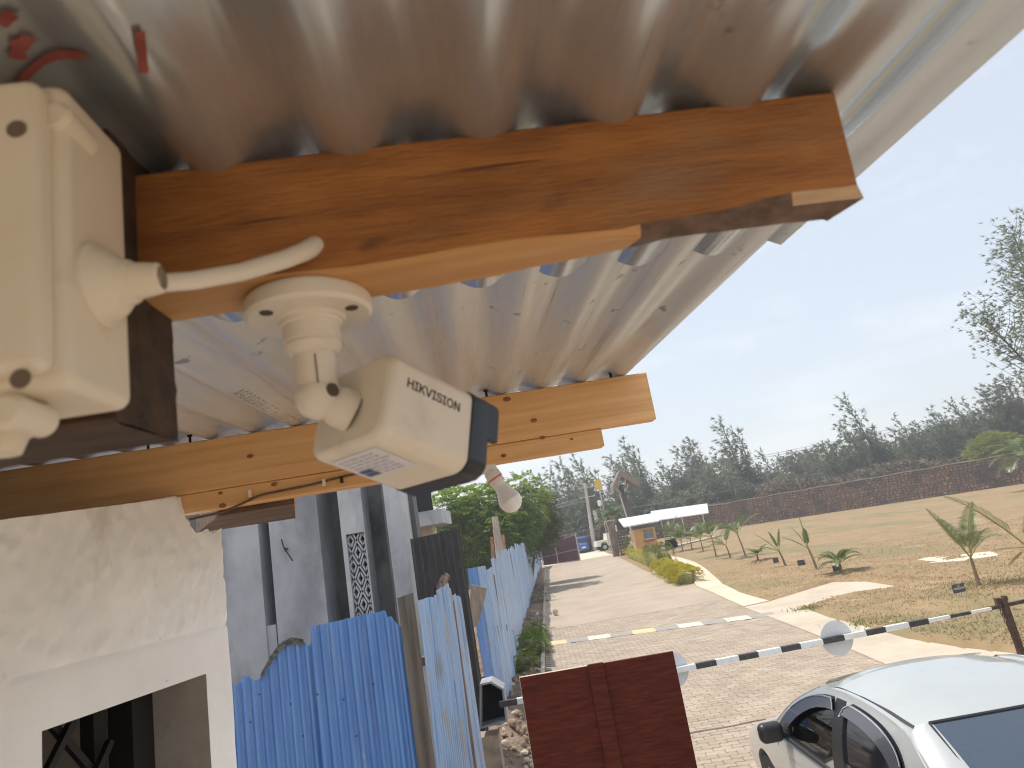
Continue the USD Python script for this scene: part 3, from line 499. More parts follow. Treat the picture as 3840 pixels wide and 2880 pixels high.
part(lawn, 'far_turf', G().grid(A3([(5.3, 35.9, .02), (6.4, 62, .02), (6.6, 96, .02)], [(23.9, 35.9, .02), (24, 62, .02), (24, 96, .02)])).grid(A3([(23.9, -2, .02), (23.9, 36, .02), (23.9, 96, .02)], [(140, -2, .02), (140, 36, .02), (140, 96, .02)])).grid(A3([(6.6, -2, .02), (6.6, 7.6, .02)], [(23.9, -2, .02), (23.9, 7.6, .02)])), lawn_m)
sand = M('sand_patch', (.60, .50, .38), (.68, .58, .46), scale=3, rough=.95)
def blob(px, z, k):
    p = gp(*px); return slab(Polygon(p.buffer(.12).buffer(-.1).exterior.segmentize(.15)), z, .1)
part(lawn, 'bare_patch', blob([(1955, 1223), (2000, 1211), (2040, 1207), (2078, 1209), (2110, 1205), (2085, 1217), (2010, 1222)], .085, 0), sand)
part(lawn, 'bare_patch', blob([(2045, 1209), (2085, 1203), (2140, 1198), (2160, 1206), (2110, 1213)], .088, 1), sand)
part(lawn, 'bare_patch', blob([(1862, 1177), (1900, 1172), (1910, 1174), (1880, 1178)], .075, 2), sand)
# blades, fallen leaves and stubble
def blades(n, xf, h0, h1, w, seed):
    r = np.random.default_rng(seed); P = xf(r, n); a = r.uniform(0, 2 * pi, n); h = r.uniform(h0, h1, n); ln = r.normal(0, .5, (n, 2)) * h[:, None]
    d = np.c_[np.cos(a), np.sin(a), a * 0] * (w * r.uniform(.5, 1.5, n))[:, None]; t = P + np.c_[ln, h]
    v = np.stack([P - d, P + d, t], 1).reshape(-1, 3); return G().add(v, np.arange(3 * n).reshape(n, 3))
def on_lawn(y0, y1, x1):
    def f(r, n):
        out = []
        while len(out) < n:
            x, y = r.uniform(5.6, x1, 4000), 1 / r.uniform(1 / y1, 1 / y0, 4000); ok = ~shapely.contains_xy(allp, x, y) & (x > 5.67 + .015 * (y - 19.4) + .15)
            i, j = np.clip(((x - 5.2) / .14).astype(int), 0, len(gx) - 1), np.clip(((y - 7.5) / .14).astype(int), 0, len(gy) - 1); ok &= Zl[i, j] > 0
            out += list(np.c_[x, y, Zl[i, j]][ok])
        return np.array(out[:n])
    return f
grass_m = M('dry_blades', (.30, .21, .10), (.40, .29, .145), scale=2, rough=.9, island=.12, trans=.5, lay=[((.25, .22, .10), .28, (1, .45, 1), .52, .70)])
solo('dry_grass', 'short dry grass and fallen leaf litter scattered over the lawn', 'grass', blades(42000, on_lawn(9.5, 30, 21), .015, .05, .010, 21), grass_m, kind='stuff')
litter = blades(2600, on_lawn(9.5, 22, 18), .01, .03, .035, 22)
solo('leaf_litter', 'pale fallen leaves strewn over the bare earth near the barrier post', 'leaves', litter, M('litter', (.55, .42, .27), (.66, .53, .36), scale=9, rough=.9, island=.3), kind='stuff')
green_b = M('green_blades', (.19, .22, .075), (.28, .29, .11), scale=3, rough=.9, island=.2, trans=.5)
gpat = G()
for (px, py, rad, n) in ((2150, 1263, .7, 1300), (1640, 1215, .5, 200), (1870, 1345, .4, 250), (1752, 1312, .22, 200), (2060, 1265, .35, 250)):
    c = gnd(px, py, .06); b_ = blades(n, lambda r, k: np.c_[c[0] + r.normal(0, rad, k), c[1] + r.normal(0, rad * .7, k), np.full(k, .05)], .03, .09, .012, int(px)); gpat.add(*b_.out())
solo('green_grass', 'tufts of green grass growing around the young palms', 'grass', gpat, green_b, kind='stuff')
# left verge: heaped earth, rubble, kerb
dirt = M('dark_earth', (.12, .085, .06), (.235, .165, .115), scale=3, rough=.95, bump=.6, bscale=26, bdist=.02, lay=[((.30, .22, .15), 1.2, (1, 1, 1), .55, .75), ((.07, .05, .037), 6, (1, 1, 1), .58, .7)])
gx2, gy2 = np.arange(-9, -.1, .1), np.concatenate([np.arange(1.6, 24, .1), np.arange(24, 63, .5)]); X_, Y_ = np.meshgrid(gx2, gy2, indexing='ij'); q3 = np.stack([X_, Y_, X_ * 0], -1)
edge = np.clip((np.vectorize(xl)(Y_) + .02 - X_) / .45, 0, 1)
Zv = edge * (.10 + .30 * nz(q3, .9, 7) + .20 * nz(q3, 3, 8) + .05 * nz(q3, 12, 8)) - .025 + .22 * np.exp(-((X_ + .95) / .3) ** 2 - ((Y_ - 11.2) / 1.2) ** 2)
solo('verge', 'strip of dark heaped earth along the foot of the blue fence', 'verge', G().grid(np.stack([X_, Y_, Zv], -1)), dirt, True, kind='structure')
def zv(x, y): i = int(np.clip((x + 9) / .1, 0, len(gx2) - 1)); j = int(np.argmin(abs(gy2 - y))); return Zv[i, j]
rub = np.random.default_rng(5); stone_mats = [M('stone_pale', (.42, .34, .26), (.58, .49, .38), scale=20, rough=.9), M('stone_brown', (.20, .145, .105), (.32, .24, .17), scale=20, rough=.9)]
def stone(c, s, r): 
    m = trimesh.creation.icosphere(1, 1.0); v = np.array(m.vertices) * (1 + .55 * nz(m.vertices + r.uniform(0, 50, 3), 1.3)[:, None]) * s * r.uniform(.5, 1.2, 3); a = r.uniform(0, 6.28); R = A3((math.cos(a), math.sin(a), 0), (-math.sin(a), math.cos(a), 0), (0, 0, 1)); return v @ R + c, m.faces
st = [G(), G()]
for k in range(420):
    y = 1 / rub.uniform(1 / 45, 1 / 8.5); x = xl(y) - abs(rub.normal(.12, .42)); s = rub.uniform(.012, .05) * (1.6 if rub.random() < .12 else 1)
    v, f = stone(A3(x, y, zv(x, y) + s * .3), s, rub); st[int(rub.random() < .6)].add(v, f)
ru = thing('rubble', 'loose stones and broken bits scattered over the dark earth by the fence', 'rubble', (-.8, 14, 0), 0, None, 'stuff')
part(ru, 'pale_stones', st[0], stone_mats[0], kind='stuff'); part(ru, 'brown_stones', st[1], stone_mats[1], kind='stuff')
for k, (px, py, s, lab) in enumerate(((1052, 1625, .10, 'broken white plastic or stone chunk leaning at the fence foot below the barrier'), (1060, 1595, .09, 'brown rock lying on the earth below the barrier'), (1128, 1508, .10, 'grey stone block on the earth left of the red board'), (1200, 1322, .13, 'pale stone on the verge at the road edge'))):
    p = gnd(px, py, .12); v, f = stone(p, s, rub); solo('rock', lab, 'rock', G().add(v, f), stone_mats[0 if k in (0, 3) else 1])
kg = thing('kerb', 'row of small pale kerb stones along the left edge of the drive', 'kerb', (-.3, 20, 0), 0, None, 'structure')
y = 7.0; k = 0; kst = G()
while y < 60:
    L = rub.uniform(.22, .42); a = xl(y) - .055
    g1 = G().mesh(hullbox((.09, L - .02, .09), .015, 6), lambda v: v + A3(a + rub.normal(0, .008), y + L / 2, -.012 + rub.normal(0, .006)))
    if 12 < y < 34: part(kg, 'kerb_stone', g1, stone_mats[0], 40)
    else: kst.add(*g1.out())
    y += L
part(kg, 'kerb_stones', kst, stone_mats[0], kind='stuff')
solo('public_road', 'bright sandy road crossing beyond the open gate', 'road', G().grid(A3([(-90, 62.4, -.004), (-90, 81, -.004)], [(24, 62.4, -.004), (24, 81, -.004)])), M('road_sand', (.50, .42, .32), (.60, .52, .42), scale=.6, rough=.95, bump=.2, bscale=8), kind='structure')
# ================================================================ fence, grey building, tree, barrier, red board
def blue(name, c, c2, zincf, lo=.60): return M(name, c, c2, scale=3, st=(5, 5, .35), rough=.27, spec=.9, bump=.15, bscale=20, bst=(3, 3, .5), bdist=.004, lay=[((.30, .33, .36), 5, (7, 7, .5), lo, lo + .06), ((.11, .09, .08), 11, (3, 3, .7), .70, .76), ((.045, .13, .34), 1.7, (6, 6, .4), .56, .75), ((.22, .29, .36), 2.2, (12, 12, .35), .58, .74), ((.15, .14, .13), 2.6, (1, 1, .6), .60, .82), ((.30, .315, .335), 1.9, (2.2, 2.2, .8), zincf, zincf + .05)])
blue_deep = blue('blue_deep', (.042, .15, .40), (.085, .22, .48), .66, .70); blue_faded = blue('blue_faded', (.20, .325, .52), (.29, .42, .60), .57, .57); blue_pale = blue('blue_pale', (.27, .375, .53), (.36, .46, .60), .58, .58)
rust_sheet = M('rust_sheet', (.075, .062, .052), (.15, .125, .10), scale=4, st=(5, 5, .4), rough=.7, bump=.3, bscale=30, lay=[((.16, .10, .06), 8, (3, 3, 1), .6, .75)])
black_sheet = M('black_sheet', (.012, .012, .013), (.035, .033, .032), scale=6, st=(3, 3, .5), rough=.6, lay=[((.10, .09, .085), 14, (3, 3, .6), .62, .78)])
post_wood = M('post_wood', (.15, .10, .065), (.27, .19, .125), scale=9, st=(3, 3, .4), rough=.85, bump=.4, bscale=40)
def corr(a, b, z0, top, pitch=.076, amp=.0135, lean=0.0, rows=9, seed=0, jag=.0, bend=.012):
    """a corrugated sheet standing from a to b on the ground plan; top: height function of s in 0..1"""
    a, b = np.asarray(a, float), np.asarray(b, float); d = b - a; L = np.linalg.norm(d); d /= L; n = A3(d[1], -d[0], 0)[:2]
    k = int(L / pitch * 8) + 1; s = np.linspace(0, 1, k); t = np.linspace(0, 1, rows); r = np.random.default_rng(seed)
    zt = np.array([top(x) for x in s]) + jag * (nz(np.c_[s * L * 14, s * 0, s * 0 + seed], 1, seed, 3) + .6 * nz(np.c_[s * L * 50, s * 0, s * 0 + seed], 1, seed + 1, 2))
    S, T = np.meshgrid(s, t, indexing='ij'); Z = z0 + T * (zt[:, None] - z0); w = amp * np.sin(S * L / pitch * 2 * pi) + bend * nz(np.stack([S * L * 1.5, Z, Z * 0 + seed], -1), 1.1, seed)
    P = np.stack([a[0] + d[0] * S * L + n[0] * (w + lean * Z), a[1] + d[1] * S * L + n[1] * (w + lean * Z), Z], -1); g = G().grid(P); Q = P.copy(); Q[..., 0] -= n[0] * .0012; Q[..., 1] -= n[1] * .0012; g.grid(Q, flip=True)
    return g
X5 = lambda px, py, Y=5.6: aty(px, py, Y)[[0, 2]]
fence = thing('sheet_fence', 'tall fence of patched blue corrugated sheets along the left of the drive', 'fence', (-1.2, 15, 0))
# return facing the camera
pa, pb, pc = X5(508, 1480), X5(668, 1357), X5(862, 1318)
ragged = [(0, .0), (.06, .06), (.13, .02), (.22, -.01), (.30, .07), (.38, .15), (.52, .24), (.66, .27), (.80, .24), (.86, .18), (.90, .26), (1.0, .30)]
zb_ = X5(508, 1480)[1]; gz = lambda s, T=ragged: zb_ + np.interp(s, [q[0] for q in T], [q[1] for q in T])
x_l = X5(512, 1480)[0]; x_m = X5(690, 1400)[0]
slope = (X5(830, 1318)[1] - X5(665, 1355)[1])
part(fence, 'fence_sheet', corr((x_l - .75, 5.66), (x_m, 5.66), .05, lambda s: gz(np.clip((s * (x_m - x_l + .75) - .75) / (x_m - x_l), 0, 1)), seed=3, jag=.05, rows=14), blue_deep, 50, 'deep blue sheet with a torn mouldy top edge')
zt5 = X5(665, 1355)[1]; part(fence, 'fence_sheet', corr((pb[0], 5.62), (X5(862, 1330)[0], 5.62), .05, lambda s: zt5 + .028 * s - (.05 if s > .86 else 0) - .10 * max(0, s - .9) * 10, seed=4, jag=.012, rows=14), blue_deep, 50, 'clean deep blue sheet facing the camera')
mould = M('mould', (.035, .032, .028), (.13, .12, .10), scale=30, rough=.95, bump=.6, bscale=80)
ms = np.linspace(.26, .80, 40); mg = G(); P = []
for s in ms: x = x_l + s * (x_m - x_l); P.append([(x, 5.642, gz(s) + .012), (x, 5.638, gz(s) - .012 - .06 * abs(nz(A3(s * 30, 0, 0)[None], 1)[0]) - .02)])
part(fence, 'mould_edge', mg.grid(A3(*P)), mould)
g0, g1 = aty(858, 1292, 5.58), aty(893, 1288, 5.62)
part(fence, 'rusty_sheet', corr((g0[0], 5.58), (g1[0], 5.62), .05, lambda s: g0[2] + .02 * s, pitch=.09, seed=5), rust_sheet, 50, 'dark rusty sheet at the corner of the fence')
xf = lambda y: np.interp(y, [5.62, 7.6, 8.0, 11.3, 13.4, 17, 20.7, 24, 30, 40, 54.5], [-1.077, -.965, -.965, -1.22, -.98, -1.0, -1.02, -.95, -.86, -.68, -.45])
def line_sheet(y0, y1, z0, top, mat, seed, lean=0, lab=None, jag=.012): 
    return part(fence, 'fence_sheet', corr((xf(y0), y0), (xf(y1), y1), z0, top, seed=seed, lean=lean, jag=jag, rows=12 if y0 < 16 else 4, bend=.03 if y0 < 16 else .01), mat, 50, lab)
t5 = lambda px, py, Y: aty(px, py, Y)[2]
line_sheet(5.63, 6.40, .05, lambda s: 2.40 - .02 * s - (.16 if .52 < s < .57 else 0) - (.22 if .70 < s < .735 else 0), blue_faded, 31, .012, 'faded blue sheet with two torn slits in its top', .02)
line_sheet(6.38, 7.02, .05, lambda s: 2.41 + .03 * s - .05 * (s > .95), blue_faded, 32, .010, jag=.03)
part(fence, 'fence_post', G().bar((xf(7.08) + .0, 7.09, 0), (xf(7.08) + .01, 7.09, 2.26), .05, .05), post_wood)
line_sheet(7.12, 7.72, .05, lambda s: 2.30 - .05 * s, blue_pale, 33, .0, 'narrow faded sheet at the end of the near stretch', .05)
part(fence, 'fence_post', G().bar((xf(7.75) - .05, 7.8, 0), (xf(7.75) - .04, 7.8, 2.1), .07, .06), post_wood)
rgf = np.random.default_rng(17); y = 11.3; k = 0
while y < 54:
    w = rgf.uniform(.66, .80) if y < 30 else rgf.uniform(.9, 1.3); zt = 2.40 + rgf.normal(0, .05) + (.0 if y < 17 else .10) + (.06 if 15 < y < 19 else 0); sl = rgf.normal(0, .03)
    m_ = [blue_faded, blue_pale, blue_pale, blue_pale, blue_faded][int(rgf.integers(0, 5))] if k else blue_deep
    line_sheet(y, y + w, -.05 if y > 12 else .25, (lambda s, zt=zt, sl=sl: zt + sl * s), m_, 100 + k, rgf.normal(0, .006), jag=.015)
    if k % 3 == 2 and y < 40: part(fence, 'fence_post', G().bar((xf(y + w) - .05, y + w + .03, -.1), (xf(y + w) - .05 + rgf.normal(0, .02), y + w + .03, zt - .12), .055, .05), post_wood)
    y += w + (rgf.uniform(.02, .10) if k % 3 == 2 else -.02); k += 1
rail = post_wood
hole = M('nail_hole', (.012, .012, .014), rough=.9)
for px, py in ((541, 1560), (628, 1521), (685, 1500), (806, 1478), (742, 1511), (655, 1590), (880, 1490), (770, 1590), (560, 1500)):
    o = aty(px, py, 5.60 if px < 860 else 5.57); part(fence, 'nail_hole', G().lathe([(0, .001), (.006, .001), (.007, -.001)], A3(o[0], 5.60 if px < 860 else 5.57, o[2]), (0, -1, 0), 8), hole)
for txt, px, py in (('7', 1076, 1371), ('R', 1096, 1364), ('9', 1109, 1374)):
    o = hit(px, py, (xf(14.5) + .03, 14.5, 0), (1, -.02, 0)); t_ = meshkit.text_mesh(txt, .13, .004); v = np.array(t_.vertices); part(fence, 'painted_letter', G().add(np.c_[o[0] + v[:, 2], o[1] + v[:, 0] * 2.0, o[2] + v[:, 1]], t_.faces), M('graffiti_' + txt.lower(), (.05, .06, .08), rough=.7))
part(fence, 'rail', G().bar((xf(11.4) - .06, 11.4, 1.9), (xf(20) - .06, 20, 2.0), .05, .07).bar((xf(11.4) - .06, 11.4, .7), (xf(20) - .06, 20, .7), .05, .07), post_wood)
part(fence, 'rail', G().bar((xf(5.9) - .05, 5.9, 1.9), (xf(7.9) - .05, 7.9, 1.9), .05, .07).bar((-3.2, 5.72, 1.5), (-1.2, 5.72, 1.5), .05, .07), post_wood)
# loose plank and black sheet behind, tree stump top
a_, b_, c_, d_ = aty(1018, 1262, 8.25), aty(1052, 1270, 8.25), aty(1044, 1296, 8.2), aty(1024, 1345, 8.15)
pk = G(); P = A3(a_, b_, c_ + A3(.015, 0, 0), d_ + A3(.02, 0, -.06), d_ + A3(-.02, 0, -.06), aty(1014, 1300, 8.2)); pk.ext(Polygon([(p[0], p[2]) for p in P]), .03, (0, 8.25, 0), (1, 0, 0), (0, 0, 1), (0, -1, 0))
solo('loose_plank', 'grey-brown broken plank leaning out of the gap in the blue fence', 'plank', pk, M('plank', (.20, .15, .11), (.30, .235, .175), scale=8, st=(3, 3, .6), rough=.85, bump=.3, bscale=40))
p0, p1 = aty(886, 1165, 8.6), aty(984, 1146, 9.2)
solo('black_roof_sheet', 'black corrugated sheet standing behind the fence beside the cream building', 'metal sheet', corr((p0[0], 8.6), (p1[0] + .06, 9.2), .3, lambda s: p0[2] + (p1[2] - p0[2] + .02) * s, pitch=.105, amp=.016, seed=9, rows=6), black_sheet, 50)
lg = G().tube(A3(aty(960, 1245, 9.0), aty(952, 1262, 8.9), aty(975, 1330, 8.8)), [.085, .09, .08], 10); solo('old_log', 'dark weathered log end poking up behind the torn fence sheets', 'log', lg, M('log_wood', (.10, .06, .045), (.30, .20, .16), scale=12, rough=.9, bump=.5, bscale=40))
# fallen brush behind the fence gap
bank = np.random.default_rng(8)
def sticks(n, c, sp, L, r0, seed):
    r = np.random.default_rng(seed); g = G()
    for _ in range(n):
        p = np.asarray(c) + r.normal(0, 1, 3) * sp; d = r.normal(0, 1, 3) * (1, 1, .5); d /= np.linalg.norm(d); l = L * r.uniform(.4, 1.3); g.tube(A3(p, p + d * l * .5 + r.normal(0, .05, 3) * l, p + d * l), [r0, r0 * .8, r0 * .3], 5, False)
    return g
solo('brushwood', 'tangle of dry brown sticks heaped behind the gap in the fence', 'brushwood', sticks(170, (-2.5, 13.0, 1.1), (.3, .9, .4), .6, .012, 4), M('stick', (.20, .13, .08), (.34, .24, .15), scale=9, rough=.9), kind='stuff')

# --- grey concrete building and the cream block behind it
con = M('raw_concrete', (.26, .27, .285), (.37, .38, .395), scale=1.1, rough=.9, bump=.25, bscale=25, lay=[((.12, .125, .13), .9, (1, 1, .45), .47, .70), ((.36, .37, .38), 2.0, (1, 1, .3), .58, .78), ((.06, .06, .06), 14, (1, 1, .5), .68, .78)])
con_d = M('dark_concrete', (.105, .105, .10), (.17, .17, .165), scale=1.5, rough=.92, bump=.3, bscale=30, lay=[((.05, .05, .05), 1.4, (1, 1, .5), .52, .7), ((.22, .22, .215), 5, (1, 1, .4), .62, .8)])
con_l = M('pale_concrete', (.34, .345, .35), (.45, .455, .46), scale=2, rough=.9, bump=.2, bscale=40, lay=[((.20, .20, .205), 1.5, (1, 1, .4), .56, .75)])
BY = 9.2
gb_ = thing('grey_building', 'unfinished grey concrete building with vertical piers behind the blue fence', 'building', (aty(680, 1200, BY)[0], BY, 0))
bx = lambda px, py, Y=BY: aty(px, py, Y)[0]
def pier(pxa, pxb, pyt, Y0, Y1, z0, z1, mat, name='pier', lab=None):
    xa, xb = bx(pxa, pyt, Y0), bx(pxb, pyt, Y0); return part(gb_, name, G().box(((xa + xb) / 2, (Y0 + Y1) / 2, (z0 + z1) / 2), (xb - xa, Y1 - Y0, z1 - z0)), mat, False, lab)
part(gb_, 'wall', G().box((bx(680, 1200) - .9, BY + .75, 3), (bx(858, 1250) - bx(500, 1250) + 2.2, .3, 6)), con_d)
zl = aty(580, 1352, BY)[2]
pier(440, 566, 1250, BY, BY + .62, -.1, 5.9, con, lab='broad pale pier beside the white wall')
pier(590, 700, 1250, BY, BY + .62, -.1, 5.9, con); pier(560, 595, 1340, BY + .02, BY + .61, -.1, zl, con, 'sill')
xa, xb = bx(738, 1160), bx(790, 1160); zv0, zv1 = aty(770, 1332, BY)[2] - .8, aty(765, 1152, BY)[2]
wd = xb - xa
pm = (xa + xb) / 2
part(gb_, 'pier', G().box((pm, BY + .2, (zv1 + 6) / 2), (wd, .4, 6 - zv1)).box((xa + wd * .09, BY + .2, zv1 / 2), (wd * .18, .4, zv1)).box((xb - wd * .03, BY + .2, zv1 / 2), (wd * .06, .4, zv1)).box((pm, BY + .2, zv0 / 2), (wd * .76, .4, zv0)), con_l, False, 'pale pier holding a lattice vent')
vent = G(); c0 = xa + wd * .18; c1 = xb - wd * .06; cw = (c1 - c0) / 3; z = zv0; r_ = 0
while z < zv1:
    for k in range(3):
        cx = c0 + (k + .5) * cw; hh = min(.085, (zv1 - z) / 2)
        if (r_ + k) % 2 == 0: pts_ = [(-.5, 0), (0, 1), (.5, 0), (0, -1)]
        else: pts_ = [(-.5, 1), (0, 0), (.5, 1), None, (-.5, -1), (0, 0), (.5, -1), None]
        if (r_ + k) % 2 == 0:
            for (u0, w0), (u1, w1) in zip(pts_, pts_[1:] + pts_[:1]): vent.bar((cx + u0 * cw, BY + .10, z + .085 + w0 * hh), (cx + u1 * cw, BY + .10, z + .085 + w1 * hh), .022, .10, up=(0, 1, 0))
        else:
            for sg in (-1, 1):
                vent.bar((cx - .5 * cw, BY + .10, z + .085 + sg * hh), (cx, BY + .10, z + .085), .022, .10, up=(0, 1, 0)).bar((cx, BY + .10, z + .085), (cx + .5 * cw, BY + .10, z + .085 + sg * hh), .022, .10, up=(0, 1, 0))
    z += .17; r_ += 1
part(gb_, 'vent_lattice', vent, con_l, kind='stuff'); part(gb_, 'vent_shade', G().box((pm, BY + .36, (zv0 + zv1) / 2), (wd * .8, .02, zv1 - zv0)), M('void', (.008, .008, .009), rough=1))
pier(794, 852, 1250, BY + .34, BY + .72, -.1, 5.9, con_d); pier(853, 888, 1270, BY - .02, BY + .74, -.1, 6.2, con_l, lab='slim pale corner column'); pier(846, 853, 1250, BY + .05, BY + .30, -.1, 6.2, con_d, 'downpipe')
hk = aty(612, 1178, BY - .02); part(gb_, 'wire_hook', G().tube(A3(aty(608, 1165, BY - .03), aty(612, 1180, BY - .08), aty(617, 1190, BY - .05), aty(622, 1186, BY - .03), aty(613, 1183, BY - .02), aty(632, 1211, BY - .10)), .009, 6), iron_dark)
cream = M('cream_wall', (.56, .47, .35), (.64, .55, .42), scale=2, rough=.9, lay=[((.44, .36, .26), 1.2, (1, 1, .4), .55, .75)])
CY_ = 14.5; cb_ = thing('cream_building', 'cream rendered building with a projecting concrete balcony slab beyond the grey one', 'building', (aty(900, 1150, CY_)[0], CY_, 0))
cxx = lambda px, py: aty(px, py, CY_)
xL, xR = cxx(862, 1180)[0], cxx(884, 1180)[0]
part(cb_, 'column', G().box(((xL + xR) / 2, CY_ + .2, 2), (xR - xL, .4, 4)), cream)
s0, s1 = cxx(862, 1120), cxx(962, 1128); zs_ = aty(905, 1138, CY_ - .9)[2]; ztp = zs_ + .3
part(cb_, 'balcony_slab', G().box(((s0[0] + aty(956, 1125, CY_ - .9)[0]) / 2, CY_ - .2, zs_ + .14), (aty(956, 1125, CY_ - .9)[0] - s0[0], 1.5, .28)), con_l)
part(cb_, 'wall', G().box((cxx(880, 1120)[0], CY_ + .9, 3.2), (cxx(925, 1120)[0] - cxx(840, 1120)[0], .5, 6.4)), cream)
part(cb_, 'beam', G().box((cxx(890, 1150)[0], CY_ + .3, cxx(890, 1150)[2]), (.9, .5, .3)), cream)
part(cb_, 'window', G().box((cxx(906, 1080)[0] - .1, CY_ + .64, cxx(906, 1075)[2]), (.55, .03, .7)), M('dark_window', (.02, .02, .022), rough=.3))

# --- leafy trees and shrubs: sprays of small leaves on limbs
def leaf_cards(c, d, L, w, r, n_pair=6, droop=.35):
    """one compound leaf: pairs of leaflets along a curved stalk"""
    d = d / np.linalg.norm(d); s = np.cross(d, A3(0, 0, 1)); s /= max(np.linalg.norm(s), 1e-6); up = np.cross(s, d); V, F = [], []
    for k in range(n_pair):
        t = (k + 1) / n_pair; p = c + d * L * t - A3(0, 0, 1) * droop * L * t * t; ll = w * (1.15 - .5 * abs(t - .45))
        for sg in (-1, 1):
            q = (s * sg + d * .55 + up * r.normal(0, .25)); q /= np.linalg.norm(q); a = p + q * ll; mm = p + q * ll * .5; hw = d * ll * .19; i = len(V); V += [p, mm - hw, a - A3(0, 0, ll * .2), mm + hw]; F += [[i, i + 1, i + 2], [i, i + 2, i + 3]]
    return V, F
def crown(blobs, n, L, w, r, droop=.4, n_pair=5, shell=.62):
    g = G(); V, F = [], []; wts = np.array([b[1] ** 2 for b in blobs]); wts /= wts.sum()
    for _ in range(n):
        c, rad, sq = blobs[r.choice(len(blobs), p=wts)]; q = r.normal(0, 1, 3); q /= np.linalg.norm(q); rr = rad * (shell + (1 - shell) * r.random() ** .5) * (1 + .25 * nz((q * 2.2 + np.asarray(c))[None], 1.0, 3)[0] * 2)
        p = np.asarray(c) + q * rr * A3(1, 1, sq); d = q + r.normal(0, .45, 3) + A3(0, 0, -.1); v, f = leaf_cards(p, d, L * r.uniform(.6, 1.3), w * r.uniform(.8, 1.25), r, n_pair, droop); F += [[a + len(V) for a in t] for t in f]; V += v
    return g.add(np.array(V), np.array(F))
leaf_bright = M('leaf_bright', (.22, .36, .04), (.36, .50, .07), scale=2.5, rough=.5, island=.35, trans=.5, lay=[((.30, .38, .07), .8, (1, 1, 1), .5, .7)])
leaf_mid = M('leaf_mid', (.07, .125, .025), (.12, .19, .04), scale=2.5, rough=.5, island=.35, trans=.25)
bark_m = M('tree_bark', (.12, .09, .07), (.22, .17, .13), scale=9, st=(1, 1, .3), rough=.9, bump=.5, bscale=30)
rt_ = np.random.default_rng(12)
TY = 36.0; TS = TY / 21; base = A3(aty(1030, 1250, TY)[0], TY, 0)
tr = thing('leafy_tree', 'bushy bright green tree standing behind the blue fence', 'tree', base)
C_ = lambda px, py, Y: aty(px, py, Y)
bl = [(C_(990, 1110, TY), 1.0, .8), (C_(965, 1105, TY - .5), .75, .8), (C_(1060, 1110, TY + .3), 1.15, .85), (C_(1112, 1120, TY), .80, .9), (C_(1128, 1080, TY + .2), .75, 1.15), (C_(1085, 1160, TY - .6), .95, .8), (C_(1010, 1160, TY - .3), 1.0, .85), (C_(1085, 1172, TY), .75, .8), (C_(1060, 1200, TY - .4), 1.0, .8), (C_(1000, 1205, TY - .2), .75, .9), (C_(1085, 1205, TY - .2), .6, .8), (C_(1050, 1085, TY), .65, .8), (C_(1020, 1130, TY - .7), .7, .8)]
bl = [(b[0] * A3(1, 1, 1), b[1] * TS, b[2]) for b in bl]
part(tr, 'crown', crown(bl, 4200, .46, .185, rt_, .5), leaf_bright)
g = G().tube(A3(base - A3(0, 0, .2), base + A3(.1, 0, 1.0), C_(1050, 1190, TY)), [.25, .2, .14], 9)
for b_ in bl: g.tube(A3(base + A3(.05, 0, .9), (base + A3(.1, 0, 1.2) + b_[0]) / 2 + A3(0, 0, -.2), b_[0]), [.07, .05, .02], 6, False)
part(tr, 'trunk', g, bark_m, True)
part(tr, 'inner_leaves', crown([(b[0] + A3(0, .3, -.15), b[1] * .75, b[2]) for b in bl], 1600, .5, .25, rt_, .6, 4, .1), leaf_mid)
tr2 = thing('leafy_tree', 'smaller yellow-green tree at the right edge of the bushy one, by the gate', 'tree', A3(C_(1185, 1200, 40)[0], 40, 0))
bl2 = [(C_(1165, 1105, 40), 1.0, 1.2), (C_(1188, 1125, 40), .7, 1.2), (C_(1172, 1148, 40), .8, .9), (C_(1150, 1140, 40), 1.0, 1.2)]
part(tr2, 'crown', crown(bl2, 520, .5, .22, rt_, .5, 5, .3), M('leaf_olive', (.10, .13, .035), (.20, .22, .07), scale=1, rough=.6, island=.3, trans=.3)); part(tr2, 'trunk', G().tube(A3((C_(1135, 1200, 40)[0], 40, -.1), C_(1160, 1140, 40)), [.1, .05], 7), bark_m)
# cut grey trunk with reddish stakes, behind the fence
sp = A3(*[C_(x, y, 22.) for x, y in ((1069, 1116), (1073, 1150), (1082, 1210))]); sp = np.vstack([sp, sp[-1] * A3(1, 1, 0)])
solo('cut_trunk', 'pale lopped tree trunk rising above the fence in front of the bushy tree', 'tree trunk', G().tube(sp, [.10, .115, .15, .17], 10), M('cut_trunk', (.30, .24, .20), (.44, .37, .31), scale=6, st=(1, 1, .3), rough=.9, bump=.5, bscale=25), True)
for k, (pts_, SY, lab) in enumerate(((((1062, 1160), (1066, 1215)), 21., 'reddish stake close to the left side of the lopped trunk'), (((1086, 1155), (1092, 1205)), 26., 'reddish split stake close to the right side of the lopped trunk'), (((1106, 1182), (1112, 1200)), 32., 'short reddish stake above the fence, third from the lopped trunk'), (((1127, 1178), (1133, 1196)), 40., 'last reddish stake above the fence towards the gate'))):
    a_, b_ = C_(*pts_[0], SY), C_(*pts_[1], SY); solo('stake', lab, 'stake', G().tube(A3(a_, b_, b_ * A3(1, 1, 0)), [.0022 * SY, .0028 * SY, .0028 * SY], 6), M(f'stake_{k}', (.30, .12, .07), (.42, .22, .13), scale=9, rough=.9))
